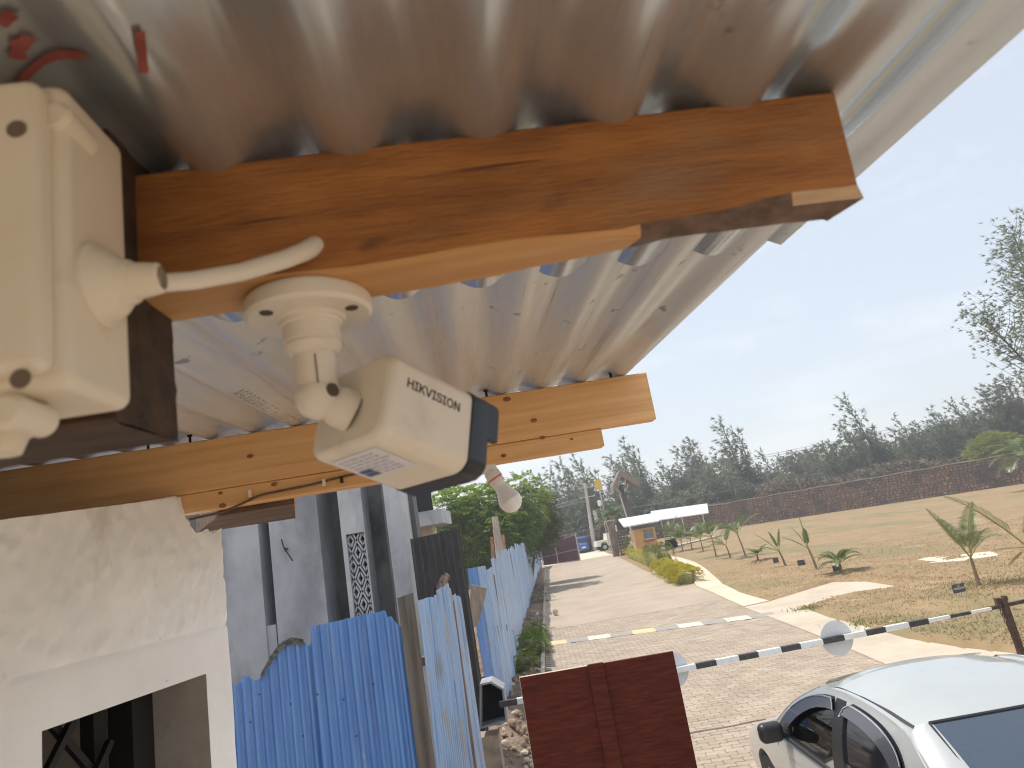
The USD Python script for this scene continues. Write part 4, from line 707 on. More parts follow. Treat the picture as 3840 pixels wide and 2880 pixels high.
def weed(px, py, z, n, rad, h, lab, mat, L=.16, w=.07):
    c = gnd(px, py, 0); c[2] = zv(c[0], c[1]) if c[0] < 0 else .05; r = np.random.default_rng(int(px)); t = thing('weed', lab, 'plant', c)
    part(t, 'leaves', crown([(c + A3(0, 0, h * .5), rad, h / rad / 1.6)], n, L, w, r, .5, 4, .2), mat); part(t, 'stems', sticks(14, c + A3(0, 0, h * .3), (rad * .4, rad * .4, h * .2), h * .8, .006, int(py)), leaf_mid)
weed(1155, 1412, 0, 260, .34, .5, 'leafy green weed on the verge between the fence and the painted row', leaf_bright)
weed(1163, 1378, 0, 120, .26, .35, 'smaller green weed just behind the leafy one on the verge', leaf_bright, .13)
weed(1172, 1300, 0, 110, .42, .75, 'dark scrubby bush on the verge throwing a shadow on the drive', M('leaf_dry', (.09, .075, .035), (.17, .14, .07), scale=3, rough=.7, island=.3, trans=.2), .2, .06)
weed(1140, 1445, 0, 110, .25, .3, 'low green weed on the verge nearest the red board', leaf_bright, .13)

# --- red board in front of the barrier
rb_m = M('mahogany', (.058, .009, .005), (.098, .019, .010), scale=2.2, st=(3, 3, 24), spec=.12, rough=.6, obj=True, bump=.1, bscale=9, bst=(2, 2, 30), bdist=.002, lay=[((.04, .008, .006), 1.3, (2, 2, 16), .55, .8)])
edge_m = M('board_edge', (.50, .36, .26), (.60, .46, .34), scale=40, rough=.7)
RY = 5.55; R0, R1 = aty(1122, 1460, RY), aty(1452, 1408, RY + .04)
bd2 = thing('red_board', 'dark red wooden double board standing in front of the barrier', 'board', (R0 + R1) / 2 * A3(1, 1, 0))
rm_ = aty(1270, 1436, RY); zT_ = (R0[2] + R1[2]) / 2
part(bd2, 'panel', G().box(((R0[0] + rm_[0]) / 2, RY, .55 + (zT_ - .55) / 2), (rm_[0] - R0[0], .030, zT_ - .55)), rb_m)
part(bd2, 'panel', G().box(((R1[0] + rm_[0]) / 2, RY, .55 + (zT_ - .55) / 2), (R1[0] - rm_[0] - .004, .030, zT_ - .55)), rb_m)
part(bd2, 'batten', G().mesh(hullbox((.125, .022, zT_ - .54), .005, 8), lambda v: v + A3(rm_[0] + .055, RY - .0265, .55 + (zT_ - .55) / 2 + .008)), rb_m, 40)
part(bd2, 'raw_edge', G().box(((R0[0] + rm_[0]) / 2 - .004, RY, zT_ + .0015), (rm_[0] - R0[0] - .004, .028, .003)), edge_m); part(bd2, 'raw_edge', G().box((R0[0] - .0015, RY, .56 + (zT_ - .56) / 2), (.003, .027, zT_ - .57)), edge_m)
for sx in (R0[0] + .06, R1[0] - .06): part(bd2, 'leg', G().box((sx, RY + .045, .5), (.06, .05, 1.0)), post_wood)
for (px, py) in ((1300, 1492), (1318, 1595)): part(bd2, 'nail_head', G().lathe([(0, .001), (.006, .001), (.006, -.001)], A3(aty(px, py, RY - .038)[0], RY - .038, aty(px, py, RY - .038)[2]), (0, -1, 0), 8), iron_dark)

# --- barrier: striped pole with two discs, pivot housing, rest post
bp0, bp1 = A3(-.80, 7.62, 1.10), A3(*gnd(2163, 1310, 1.12))
bar_ = thing('barrier', 'black and white striped barrier pole with two grey discs across the drive', 'barrier', (bp0 + bp1) / 2 * A3(1, 1, 0))
bwhite = M('barrier_white', (.72, .71, .68), (.62, .60, .57), scale=9, rough=.4); bblack = M('barrier_black', (.018, .018, .019), (.05, .047, .045), scale=20, rough=.5)
dirb = bp1 - bp0; Lb = np.linalg.norm(dirb)
def along(px, py): # parameter of the pole point under a pixel
    n = np.cross(dirb, A3(0, 0, 1)); p = hit(px, py, bp0, n / np.linalg.norm(n)); return (p - bp0) @ dirb / Lb ** 2
cuts = [along(x, y) for x, y in ((1078, 1518), (1116, 1508), (1160, 1500), (1215, 1490), (1275, 1480), (1335, 1470), (1395, 1460), (1440, 1450), (1502, 1440), (1546, 1430), (1594, 1420), (1636, 1411), (1685, 1401), (1727, 1393), (1775, 1384), (1821, 1375), (1868, 1366), (1910, 1357), (1960, 1347), (2002, 1338), (2050, 1329), (2095, 1321), (2140, 1313), (2212, 1302)) if True]
for k in range(len(cuts) - 1):
    a_, b_ = bp0 + dirb * cuts[k], bp0 + dirb * cuts[k + 1]; s_ = .056 if k < 19 else .036 - .004 * (k - 19)
    part(bar_, 'white_stripe' if k % 2 else 'black_stripe', G().bar(a_, b_, s_, s_), bwhite if k % 2 else bblack)
for (px, py) in ((1809, 1371), (1452, 1442)):
    p = bp0 + dirb * along(px, py); ax_ = np.cross(dirb, A3(0, 0, 1)); part(bar_, 'warning_disc', G().lathe([(0, .003), (.185, .003), (.185, -.003), (0, -.003)], p + ax_ / np.linalg.norm(ax_) * -.036, ax_, 40), M('disc_%d' % px, (.52, .52, .53), (.60, .60, .60), scale=6, rough=.45), 30)
bo = aty(1042, 1500, 8.0)
hs = thing('barrier_housing', 'white concrete housing with a black opening holding the barrier pivot', 'barrier housing', (bo[0], 8.0, 0))
E2 = [aty(x, y, 7.95) for x, y in ((1036, 1478), (1060, 1472), (1088, 1488), (1096, 1560), (1036, 1575))]; pl = Polygon([(p[0], p[2]) for p in E2]); hollow = pl.buffer(-.020, join_style=2)
part(hs, 'casing', G().ext(pl.difference(hollow), .30, (0, 7.95, 0), (1, 0, 0), (0, 0, 1), (0, 1, 0)), con)
part(hs, 'opening', G().ext(hollow, .02, (0, 8.16, 0), (1, 0, 0), (0, 0, 1), (0, 1, 0)), M('void_black', (.006, .006, .006), rough=.9))
part(hs, 'pedestal', G().box((bo[0], 8.1, .35), (.22, .25, .75)), M('pedestal', (.24, .18, .13), (.36, .28, .21), scale=8, rough=.9))
rust = M('rusty_iron', (.045, .024, .016), (.11, .06, .04), scale=20, rough=.7, metal=.2)
pt_ = thing('rest_post', 'dark rusty forked post carrying the right end of the barrier pole', 'post', (bp1[0] + .05, bp1[1], 0))
q0, q1 = A3(*bp1), A3(bp1[0] + .10, bp1[1] + .1, 0)
part(pt_, 'post', G().bar(q0 + A3(.04, 0, .09), A3(q0[0] + .07, q0[1], -.1), .058, .058, up=(0, 1, 0)), rust)
part(pt_, 'fork', G().box(q0 + A3(-.025, 0, .05), (.04, .05, .09)), rust); part(pt_, 'fork', G().box(q0 + A3(.065, 0, .08), (.04, .05, .05)), rust)
part(pt_, 'tail_bar', G().bar(q0 + A3(-.12, 0, .0), q0 + A3(1.3, .12, .03), .042, .036), rust)
ln = [q0 + A3(-.06 + .02 * k * .3, -.06, .0 - .045 * k) for k in range(11)]
for k, p in enumerate(ln): part(pt_, 'chain_link', G().tube([p + A3(.012 * math.cos(a) * (k % 2), .012 * math.cos(a) * (1 - k % 2), .026 * math.sin(a)) for a in np.linspace(0, 2 * pi, 9)], .005, 5, False), rust)
part(pt_, 'loop_wire', G().tube(A3(q0 + A3(.0, -.06, -.45), q0 + A3(.2, -.07, -.43), q0 + A3(.22, -.06, -.6), q0 + A3(.22, -.05, -1.0)), .008, 6), rust)
# ================================================================ hedge, palms, signs, guard house, stone wall, gate, vehicles, poles, trees
hedge_y = M('hedge_yellow', (.58, .50, .03), (.74, .63, .06), scale=2.2, rough=.6, island=.3, trans=.4, lay=[((.34, .31, .03), 1.8, (1, 1, 1), .54, .72)])
hedge_g = M('hedge_green', (.15, .19, .035), (.25, .28, .06), scale=2.2, rough=.6, island=.3, trans=.3)
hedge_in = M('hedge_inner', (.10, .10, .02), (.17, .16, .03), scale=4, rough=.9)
def hedge(pts, w, h, n, mat, lab, seed):
    """clipped hedge along ground points"""
    r = np.random.default_rng(seed); p = A3(*pts); seg = np.linalg.norm(np.diff(p, axis=0), axis=1); cum = np.r_[0, np.cumsum(seg)]; V, F = [], []
    t = thing('hedge', lab, 'hedge', p.mean(0) * A3(1, 1, 0), 0, 'clipped hedges along the drive')
    def at(s): return np.array([np.interp(s, cum, p[:, i]) for i in range(3)])
    core = []
    for s in np.linspace(0, cum[-1], 14):
        c = at(s); d = at(min(s + .2, cum[-1])) - at(max(s - .2, 0)); d /= np.linalg.norm(d); nn = A3(d[1], -d[0], 0); a = np.linspace(0, pi, 9); e = .02 + .46 * min(1, min(s, cum[-1] - s) / .35)
        core.append([c + nn * math.cos(q) * w / 2 * .85 * (e / .62) + A3(0, 0, 1) * (abs(math.sin(q)) ** .5) * h * .88 * (e / .62) for q in a])
    part(t, 'core', G().grid(np.array(core)), hedge_in, True)
    for _ in range(int(n * 1.8)):
        s = r.uniform(-.04, 1.04) * cum[-1]; c = at(np.clip(s, 0, cum[-1])); d = at(min(s + .3, cum[-1])) - at(max(s - .3, 0)); d /= max(np.linalg.norm(d), 1e-6); nn = A3(d[1], -d[0], 0); q = r.uniform(-.05, pi + .05)
        bump_ = 1 + .14 * math.sin(s * 3.1 + seed) * math.sin(q * 2 + s) + .08 * math.sin(s * 7); co, si = math.cos(q), max(0, math.sin(q)); x = math.copysign(abs(co) ** .6, co) * w / 2 * bump_; z = si ** .45 * h * bump_
        P = c + nn * x + A3(0, 0, z) + d * (s - np.clip(s, 0, cum[-1])) * 1.0; dr = nn * co + A3(0, 0, si + .25) + r.normal(0, .45, 3); v, f = leaf_cards(P - dr * .03 - A3(0, 0, max(0, abs(s / cum[-1] - .5) - .5) * h * 3), dr, .11, .055, r, 3, .1); F += [[a_ + len(V) for a_ in tt] for tt in f]; V += v
    part(t, 'leaves', G().add(np.array(V), np.array(F)), mat)
hg = lambda *px: [gnd(*p) for p in px]
hedge(hg((1362, 1203), (1392, 1214), (1418, 1225)), .95, .58, 700, hedge_y, 'far yellow-green clipped hedge next to the guard house', 1)
hedge(hg((1361, 1197), (1374, 1200)), .95, 1.25, 300, hedge_g, 'small rounded green bush at the far end of the hedges by the guard house', 2)
hedge(hg((1407, 1214), (1414, 1222), (1420, 1230)), .75, 1.0, 420, hedge_g, 'narrow dark green bush between the two yellow hedges', 3)
hedge(hg((1424, 1220), (1438, 1220), (1448, 1222)), .8, 1.05, 480, hedge_g, 'boxy green clipped bush standing behind the yellow hedge', 4)
hedge(hg((1428, 1235), (1450, 1245), (1474, 1254)), .95, .55, 1300, hedge_y, 'middle yellow hedge along the right edge of the drive', 5)
hedge(hg((1463, 1252), (1478, 1258), (1492, 1262)), .95, .55, 1200, hedge_y, 'nearest bright yellow hedge at the start of the footpath', 6)

# --- palms
palm_leaf = M('palm_leaf', (.10, .165, .045), (.19, .26, .08), scale=2, rough=.38, island=.3, trans=.3, obj=True, lay=[((.30, .30, .09), 2.4, (1, 1, 1), .60, .8)])
palm_dry = M('palm_dry', (.42, .29, .10), (.52, .38, .15), scale=2, rough=.6, island=.3, trans=.2, obj=True)
palm_rib = M('palm_rib', (.20, .19, .06), (.30, .26, .09), scale=5, rough=.5, obj=True)
palm_bark = M('palm_bark', (.17, .105, .06), (.28, .19, .11), scale=14, st=(1, 1, 3), rough=.85, obj=True)
def frond(o, d0, L, w, r, n=16, droop=.55, tight=.8, wl=.028):
    """feather frond: rib tube and leaflets; d0 start direction"""
    d0 = np.asarray(d0, float) / np.linalg.norm(d0); k = 9; P = [np.asarray(o, float)]; d = d0.copy()
    for i in range(k): d = d + A3(0, 0, -droop * .22 * (i / k + .15)); d /= np.linalg.norm(d); P.append(P[-1] + d * L / k)
    P = np.array(P); rib = G().tube(P, np.linspace(.016, .004, k + 1) * (L / 1.2) ** .5, 5, False); V, F = [], []
    t = np.linspace(.22, 1, n)
    for q in t:
        p = np.array([np.interp(q * k, range(k + 1), P[:, i]) for i in range(3)]); i0 = min(int(q * k), k - 1); dd = P[i0 + 1] - P[i0]; dd /= np.linalg.norm(dd); s = np.cross(dd, A3(0, 0, 1)); s = s / max(np.linalg.norm(s), .05); up = np.cross(s, dd); ll = w * (math.sin(pi * (.18 + .80 * q)) ** .7) * r.uniform(.85, 1.1)
        for sg in (-1, 1):
            e = s * sg + dd * tight + up * .28; e /= np.linalg.norm(e); a = p + e * ll - A3(0, 0, .22 * ll); mid = p + e * ll * .55; hw = np.cross(e, up); hw = hw / np.linalg.norm(hw) * wl * .5; i = len(V); V += [p - hw * .5, p + hw * .5, mid - hw, mid + hw, a]; F += [[i, i + 1, i + 3], [i, i + 3, i + 2], [i + 2, i + 3, i + 4]]
    return rib, G().add(np.array(V), np.array(F))
def palm(lab, at, h, lean, fr_, seed, group=None, dryk=0, name='young_palm', wl=.03, rad=.04):
    r = np.random.default_rng(seed); t = thing(name, lab, 'palm', at, 0, group); top = A3(lean[0], lean[1], h)
    part(t, 'trunk', G().tube(A3((0, 0, -.1), (0, 0, 0), top * .5 + A3(-lean[0] * .12, 0, 0), top), [rad * 1.5, rad * 1.35, rad, rad * .75], 8), palm_bark, True, local=True)
    for i, (d, L, w, dr, tg) in enumerate(fr_):
        rib, lf = frond(top, d, L, w, r, 27, dr, tg, wl * .62); fp = part(t, 'frond', lf, palm_dry if i < dryk else palm_leaf, local=True); part(fp, 'rib', rib, palm_rib, local=True)
    return t
def rand_fr(r, n, L, w, el=(.35, 1.1), wind=-.35, dr=.6, tg=.8):
    return [(A3(math.cos(a) + wind, math.sin(a), r.uniform(*el) * 1.6), L * 1.2 * r.uniform(.8, 1.15), w * 1.1, dr * r.uniform(.7, 1.3), tg) for a in (np.arange(n) * 2.4 + r.uniform(0, 6))]
rp = np.random.default_rng(31)
H_at = lambda bx_, by_, tx_, ty_: (lambda b: (b, aty(tx_, ty_, b[1])))(gnd(bx_, by_, .03))
def palm_px(b, top, nf, L, w, lab, seed, el=(.3, 1.0), wind=-.4, dr=.6, tg=.8, name='young_palm', rad=.035, wl=.03):
    B_, T_ = H_at(*b, *top); return palm(lab, B_, T_[2] - B_[2], (T_[0] - B_[0], 0), rand_fr(np.random.default_rng(seed), nf, L, w, el, wind, dr, tg), seed, 'young palms along the footpath', name=name, rad=rad, wl=wl)
palm_px((1455, 1183), (1448, 1158), 8, 1.7, .42, 'leafy young palm right beside the guard house corner', 1, wl=.06)
palm_px((1475, 1190), (1471, 1168), 8, 1.2, .36, 'low bushy young palm second from the guard house', 2, wl=.06)
palm_px((1495, 1186), (1491, 1165), 8, 1.3, .36, 'young palm third from the guard house under the shed eave', 3, wl=.06)
palm_px((1519, 1190), (1513, 1166), 8, 1.1, .34, 'bright green young palm in the middle of the far cluster', 4, wl=.05)
palm_px((1547, 1201), (1537, 1160), 7, 1.15, .34, 'young palm with greyish fronds at the near end of the far cluster', 5, wl=.045)
palm_px((1578, 1205), (1568, 1178), 6, .95, .28, 'thin young palm just left of the tall leaning one', 6, wl=.04)
palm_px((1612, 1205), (1592, 1152), 9, 1.15, .36, 'tall young palm with a spreading crown and slim leaning trunk', 7, el=(.2, .8), dr=.9, wl=.04)
B_, T_ = H_at(1698, 1225, 1684, 1193)
palm('sparse young palm with three wind-blown fronds beside a small plaque', B_, T_[2], (T_[0] - B_[0], 0), [((-.75, .2, 1.0), 1.15, .25, .35, 1.2), ((-1.3, -.1, .7), 1.05, .22, .3, 1.3), ((.25, .1, 1), .85, .18, .2, 1.5), ((-.2, .3, 1.2), .8, .18, .3, 1.4)], 8, 'young palms along the footpath', wl=.035)
B_, T_ = H_at(1765, 1231, 1747, 1187)
palm('upright young palm with one tall straight frond, left of the spiky fern', B_, T_[2], (T_[0] - B_[0], 0), [((-.05, 0, 1.2), 1.25, .2, .25, 1.6), ((-1.2, -.1, .95), 1.0, .2, .25, 1.3), ((-.4, .1, 1.1), .9, .22, .5, 1.2), ((.1, .2, 1.0), .7, .2, .4, 1.2)], 9, 'young palms along the footpath', wl=.03)
B_, T_ = H_at(2116, 1268, 2098, 1208)
palm('young palm with glossy fronds behind the dark name plate', B_, T_[2], (T_[0] - B_[0], 0), [((-.62, 0, 1.25), 1.35, .36, .12, 1.2), ((.06, -.3, 1.2), 1.30, .38, .8, .8), ((.32, .2, 1.05), 1.15, .36, 1.0, .7), ((-.15, .5, 1.2), 1.05, .34, .5, 1.0), ((.02, -.6, 1.0), 1.1, .38, 1.2, .7), ((.5, -.1, .7), .9, .32, 1.2, .7)], 10, 'young palms along the footpath', wl=.030)
B_ = gnd(2232, 1262, .03); T_ = aty(2222, 1185, B_[1])
palm('young palm at the right edge of the lawn with one green and one yellowed frond', B_, T_[2], (T_[0] - B_[0], 0), [((-1.2, -.1, .16), .85, .16, .1, 1.7), ((-1.0, .1, -.5), .6, .14, .3, 1.5), ((-.95, .0, 1.22), 1.9, .58, .42, 1.5), ((.6, .2, 1.2), 1.0, .3, .5, 1.2)], 11, 'young palms along the footpath', dryk=2, wl=.034)
def fern(px, py, h, n, L, w, lab, seed):
    b = gnd(px, py, .05); r = np.random.default_rng(seed); palm(lab, b, h, (.02, 0), [(A3(math.cos(a), math.sin(a), r.uniform(.35, 1.5)), L * r.uniform(.8, 1.15), w, r.uniform(.8, 1.5), .9) for a in np.arange(n) * 2.4], seed, None, name='spiky_fern', wl=.035, rad=.05)
fern(1638, 1213, .25, 9, .65, .20, 'small spiky green fern alone on the lawn past the footpath bend', 41)
fern(1817, 1239, .30, 15, .85, .24, 'large spiky green fern behind a small dark plaque on the lawn', 42)
# background palms
B_ = aty(2240, 1010, 50); B_[2] = 0
palm('big green palm at the right edge in front of the stone wall', B_, aty(2215, 985, 50)[2], (-.5, 0), [(A3(math.cos(a) - .3, math.sin(a), e), 2.6, .85, 1.1, .8) for a, e in zip(np.arange(15) * 2.4, np.linspace(1.6, -.1, 15))], 12, wl=.10, rad=.14, name='palm_tree')
B_ = aty(1322, 1120, 66); B_[2] = 0
palm('green palm with a round drooping crown behind the gate pillar', B_, aty(1321, 1122, 66)[2], (0, 0), [(A3(math.cos(a), math.sin(a), e), 2.2, .62, 1.2, .8) for a, e in zip(np.arange(20) * 2.4, np.linspace(1.7, -.1, 20))], 13, wl=.14, rad=.14, name='palm_tree')

# --- small plaques on the lawn
plq = M('plaque_dark', (.045, .045, .05), (.075, .07, .07), scale=30, rough=.4); plq_w = M('plaque_letters', (.55, .54, .52), rough=.6); plq_s = M('plaque_stake', (.62, .58, .52), rough=.6)
def plaque(px, py, w, h, z, lab, txt=None, yaw=.2, stake=True):
    b = gnd(px, py, .05); t = thing('name_plaque', lab, 'sign', b, yaw)
    pl = part(t, 'plate', G().mesh(hullbox((w, .02, h), .006, 6), lambda v: v + A3(0, 0, z + h / 2)), plq, 40, local=True)
    if stake: part(t, 'stake', G().tube(A3((0, .0, -.05), (0, .0, z + .01)), .012, 6), plq_s, local=True)
    for i, (s, hh, zz_) in enumerate(txt or ()):
        m = meshkit.text_mesh(s, hh, .002, True); v = np.array(m.vertices); v[:, 0] -= v[:, 0].max() / 2; part(pl, 'lettering', G().add(np.c_[v[:, 0], -.0115 - v[:, 2], v[:, 1] + z + zz_], m.faces), plq_w, local=True)
plaque(2080, 1301, .285, .17, .19, 'dark name plate on a pale stake in front of the glossy young palm', (('H.E', .028, .120), ('PRESIDENT', .034, .066)))
plaque(1812, 1240, .30, .17, .10, 'small dark plaque at the foot of the large spiky fern', None, .1)
plaque(1678, 1219, .26, .20, .06, 'small brownish plaque left of the sparse young palm', None, .3, False)
plaque(1733, 1224, .26, .22, .02, 'small grey tilted plaque left of the upright young palm', None, -.4, False)

# --- guard house, shed roof, pillar, gate
orange = M('orange_render', (.53, .27, .085), (.62, .335, .12), scale=1.5, rough=.85, lay=[((.42, .19, .065), 1.0, (1, 1, .5), .55, .72)]); sunlit_orange = M('sunlit_orange_render', (.70, .47, .30), rough=.85)  # second tone is the orange render with sunshine painted in
white_roof = M('white_roof', (.74, .73, .71), (.68, .66, .63), scale=3, rough=.5)
g0 = gnd(1378, 1196); g1 = gnd(1424, 1192); g0[1] = 53.5; g0[0] = aty(1378, 1196, 53.5)[0]; g1 = aty(1425, 1192, 53.5); g1[2] = 0
ghs = thing('guard_house', 'small orange guard house with a white roof beside the far gate', 'guard house', (g0 + g1) / 2 * A3(1, 1, 0))
zr = aty(1400, 1140, 53.5)[2]; wdt = g1[0] - g0[0]
part(ghs, 'wall', G().box(((g0[0] + g1[0]) / 2, 53.5 + .9, zr / 2), (wdt, 1.8, zr)), orange)
part(ghs, 'sunlit_side', G().box((g0[0] - .05, 53.5 + .9, zr / 2), (.11, 1.78, zr - .01)), sunlit_orange)  # left face of the house, sunlight on it painted as a paler colour
wx = aty(1401, 1154, 53.47)[0]; wz = aty(1401, 1154, 53.47)[2]
wn = part(ghs, 'window', G().box((wx, 53.49, wz), (.72, .06, .75)), M('window_glass_far', (.10, .11, .11), (.22, .22, .21), scale=3, rough=.2))
part(wn, 'sill', G().box((wx, 53.45, wz - .44), (.85, .12, .09)), M('sill_red', (.30, .10, .05), rough=.8)); part(wn, 'ledge', G().box((wx, 53.43, wz - .35), (.70, .08, .05)), white_roof)
r0, r1, r2_, r3_ = aty(1348, 1140, 53.0), aty(1424, 1125, 53.0), aty(1424, 1113, 54.6), aty(1350, 1128, 54.6)
rfz = A3(r0, A3(r1[0], r0[1], r0[2]), A3(r1[0], r3_[1] + 1.0, r0[2] + .62), A3(r0[0], r3_[1] + 1.0, r0[2] + .62)); part(ghs, 'roof', G().pts8(A3(rfz[0], rfz[0] + A3(0, 0, .10), rfz[3], rfz[3] + A3(0, 0, .10), rfz[1], rfz[1] + A3(0, 0, .10), rfz[2], rfz[2] + A3(0, 0, .10))), white_roof)
# stone wall: rubble built in courses of uneven stones
stone_w = M('rubble_wall', (.215, .13, .085), (.35, .23, .16), scale=1.6, rough=.95, island=.26, bump=.4, bscale=8, lay=[((.12, .10, .09), .5, (1, 1, 1), .5, .62), ((.31, .17, .12), .6, (1, 1, 1), .56, .70)])
mort = M('wall_joint', (.085, .065, .055), (.13, .10, .085), scale=3, rough=.95)
cap_m = M('wall_cap', (.30, .25, .20), (.40, .34, .27), scale=2, rough=.9)
Wb = [gnd(3840 * DS + 90, 1023, 0), gnd(2212, 1045, 0), gnd(1860, 1097, 0), gnd(1640, 1130, 0)]
a0, a1 = A3(7.9, 0, 0), None
pR = gnd(2212, 1045); pL = gnd(1640, 1131); dwl = (pL - pR)[:2]; dwl /= np.linalg.norm(dwl); start = pR[:2] - dwl * 16; Lw = np.linalg.norm(pL[:2] - pR[:2]) + 16 + 17.5
sw = thing('stone_wall', 'long rough reddish-brown rubble stone wall behind the lawn', 'wall', (*((start + dwl * Lw / 2)), 0)); nwl = A3(dwl[1], -dwl[0], 0); nwl = nwl if nwl[1] < 0 else -nwl
WH = 2.72; S3 = lambda s, d, z: np.stack([start[0] + dwl[0] * s + nwl[0] * d, start[1] + dwl[1] * s + nwl[1] * d, z + 0 * s], -1)
part(sw, 'mortar', G().grid(np.stack([S3(np.array([0., Lw]), np.array([0., 0.]), np.array([-.1, -.1])), S3(np.array([0., Lw]), np.array([0., 0.]), np.array([WH, WH]))])), mort)
rw = np.random.default_rng(77); pts2 = []; stn = G(); row = 0; z = 0.0; big = []
while z < WH - .05:
    hgt = rw.uniform(.17, .34); s = -rw.uniform(0, .3)
    while s < Lw:
        L = rw.uniform(.18, .52); k = 7; a = np.arange(k) * 2 * pi / k + rw.uniform(0, 1); rr = .5 * (1 + rw.uniform(-.22, .10, k)); x = s + L / 2 + np.cos(a) * rr * L * 1.02; zz2 = np.clip(z + hgt / 2 + np.sin(a) * rr * hgt * 1.12 + .05 * math.sin(s * 2.1), -.05, WH)
        dpt = rw.uniform(.03, .10); ring = S3(x, np.full(k, .0), zz2); top_ = S3((x - s - L / 2) * .72 + s + L / 2, np.full(k, dpt), (zz2 - z - hgt / 2) * .72 + z + hgt / 2); c = S3(np.array([s + L / 2]), np.array([dpt * 1.25]), np.array([min(z + hgt / 2, WH)])); i = np.arange(k)
        big.append((s, np.vstack([ring, top_, c]), [[j, (j + 1) % k, k + (j + 1) % k] for j in i] + [[j, k + (j + 1) % k, k + j] for j in i] + [[k + j, k + (j + 1) % k, 2 * k] for j in i])); s += L
    z += hgt * .96
for q in big: stn.add(q[1], q[2])
part(sw, 'stones', stn, stone_w, kind='stuff')
cc = S3(np.linspace(0, Lw, 120), np.full(120, 0.), WH + .03 * np.sin(np.linspace(0, 90, 120))); g = G(); P = np.array([[p + nwl * .10, p + nwl * .10 + A3(0, 0, .09), p - nwl * .35 + A3(0, 0, .09), p - nwl * .35] for p in cc]); part(sw, 'coping', g.grid(P, closed=True), cap_m)
# lean-to shed roof against the wall, left part
sh0, sh1 = aty(1407, 1106, 57), aty(1530, 1090, 62)
sd = thing('shed', 'open shed with a long white roof built against the stone wall', 'shed', (sh0 + sh1) / 2 * A3(1, 1, 0))
u0, u1, l0, l1 = aty(1406, 1106, 58.5), aty(1528, 1089, 64.5), aty(1408, 1127, 55.5), aty(1531, 1109, 61.5)
P = A3(l0, l0 + A3(0, 0, .07), u0, u0 + A3(0, 0, .07), l1, l1 + A3(0, 0, .07), u1, u1 + A3(0, 0, .07)); part(sd, 'roof', G().pts8(P), white_roof)
for i, t in enumerate((.15, .5, .88)): p = l0 + (l1 - l0) * t; part(sd, 'post', G().tube(A3(p * A3(1, 1, 0), p), .035, 7), plq_s)
part(sd, 'floor', G().grid(A3(*[[(*(p[:2]), .025), (*(q[:2]), .025)] for p, q in ((l0, u0), (l1, u1))])), concrete2)
tools = G(); 
for k in range(9): p = aty(1438 + k * 2.3, 1162 + (k % 3) * 2, 55.5); tools.box((p[0], p[1], .25 + .1 * (k % 2)), (.35, .3, .5 + .2 * (k % 2)))
solo('stored_goods', 'dark jumble of boxes stored under the white shed roof', 'boxes', tools, M('goods', (.05, .05, .05), (.16, .15, .14), scale=2, rough=.8, island=.5), kind='stuff')
# gate pillar with wall stub
pp_ = aty(1302, 1160, 57.5); px0, px1 = aty(1317, 1155, 57.5)[0], aty(1330, 1155, 57.5)[0]
gpz = aty(1321, 1126, 57.5)[2]
gpl = thing('gate_pillar', 'brown stone gate pillar with a flat pale cap beside the guard house', 'pillar', (px0, 57.5, 0))
pil_m = M('pillar_stone', (.15, .11, .085), (.26, .19, .145), scale=2, rough=.95, bump=.5, bscale=6, lay=[((.09, .07, .055), 3, (1, 1, 1), .55, .7)])
part(gpl, 'shaft', G().mesh(hullbox((px1 - px0, .9, gpz + .1), .05, 6), lambda v: v + A3((px0 + px1) / 2, 57.9, gpz / 2 - .05)), pil_m, 40); part(gpl, 'cap', G().box(((px0 + px1) / 2, 57.9, gpz + .06), (px1 - px0 + .25, 1.1, .14)), cap_m)
x2, x3 = aty(1308, 1170, 57.3)[0], aty(1330, 1170, 56.5)[0]
part(gpl, 'hinge_post', G().tube(A3((px1 + .12, 57.3, 0), (px1 + .12, 57.3, gpz - .35)), .07, 7), plq_s)
zw_ = aty(1330, 1148, 56.8)[2]; bl_ = G()
for r_ in range(8):
    for c_ in range(4): bl_.mesh(hullbox(((g0[0] - px1) / 4 * rw.uniform(.9, .99), .3, zw_ / 8 * rw.uniform(.9, .99)), .05, 5), lambda v: v + A3(px1 + (c_ + .5) * (g0[0] - px1) / 4, 57.0 + rw.uniform(-.03, .03), (r_ + .5) * zw_ / 8))
part(gpl, 'wall_stub', bl_, stone_w, 40, kind='stuff')
maroon = M('maroon_gate', (.060, .014, .018), (.085, .022, .026), scale=2, rough=.5); frame_w = M('gate_frame', (.46, .38, .36), rough=.6); dash = M('gate_dash', (.50, .40, .38), rough=.6)
q00, q10 = gnd(1174, 1225), gnd(1254, 1214); q01, q11 = aty(1163, 1178, q00[1]), aty(1239, 1156, q10[1])
gt = thing('gate', 'open maroon sheet-metal gate with pale frame at the far end of the drive', 'gate', (q00 + q10) / 2)
Q = lambda s, t: (q00 * (1 - s) + q10 * s) * A3(1, 1, 0) + A3(0, 0, 1) * (.12 + t * ((q01[2] * (1 - s) + q11[2] * s) - .12)) 
gd = q10 - q00; gd /= np.linalg.norm(gd); gn = A3(gd[1], -gd[0], 0)
for s0, s1, e in ((0.02, .41, .82), (.43, .985, 1.0)):
    P = [Q(s0, .0), Q(s1, .0), Q(s1, e if s0 > .3 else e + .05), Q(s0, e + .03 if s0 > .3 else e)]; part(gt, 'panel', G().add(A3(*P, *(p - gn * .03 for p in P)), [[0, 1, 2, 3], [7, 6, 5, 4], [0, 4, 5, 1], [1, 5, 6, 2], [2, 6, 7, 3], [3, 7, 4, 0]]), maroon)
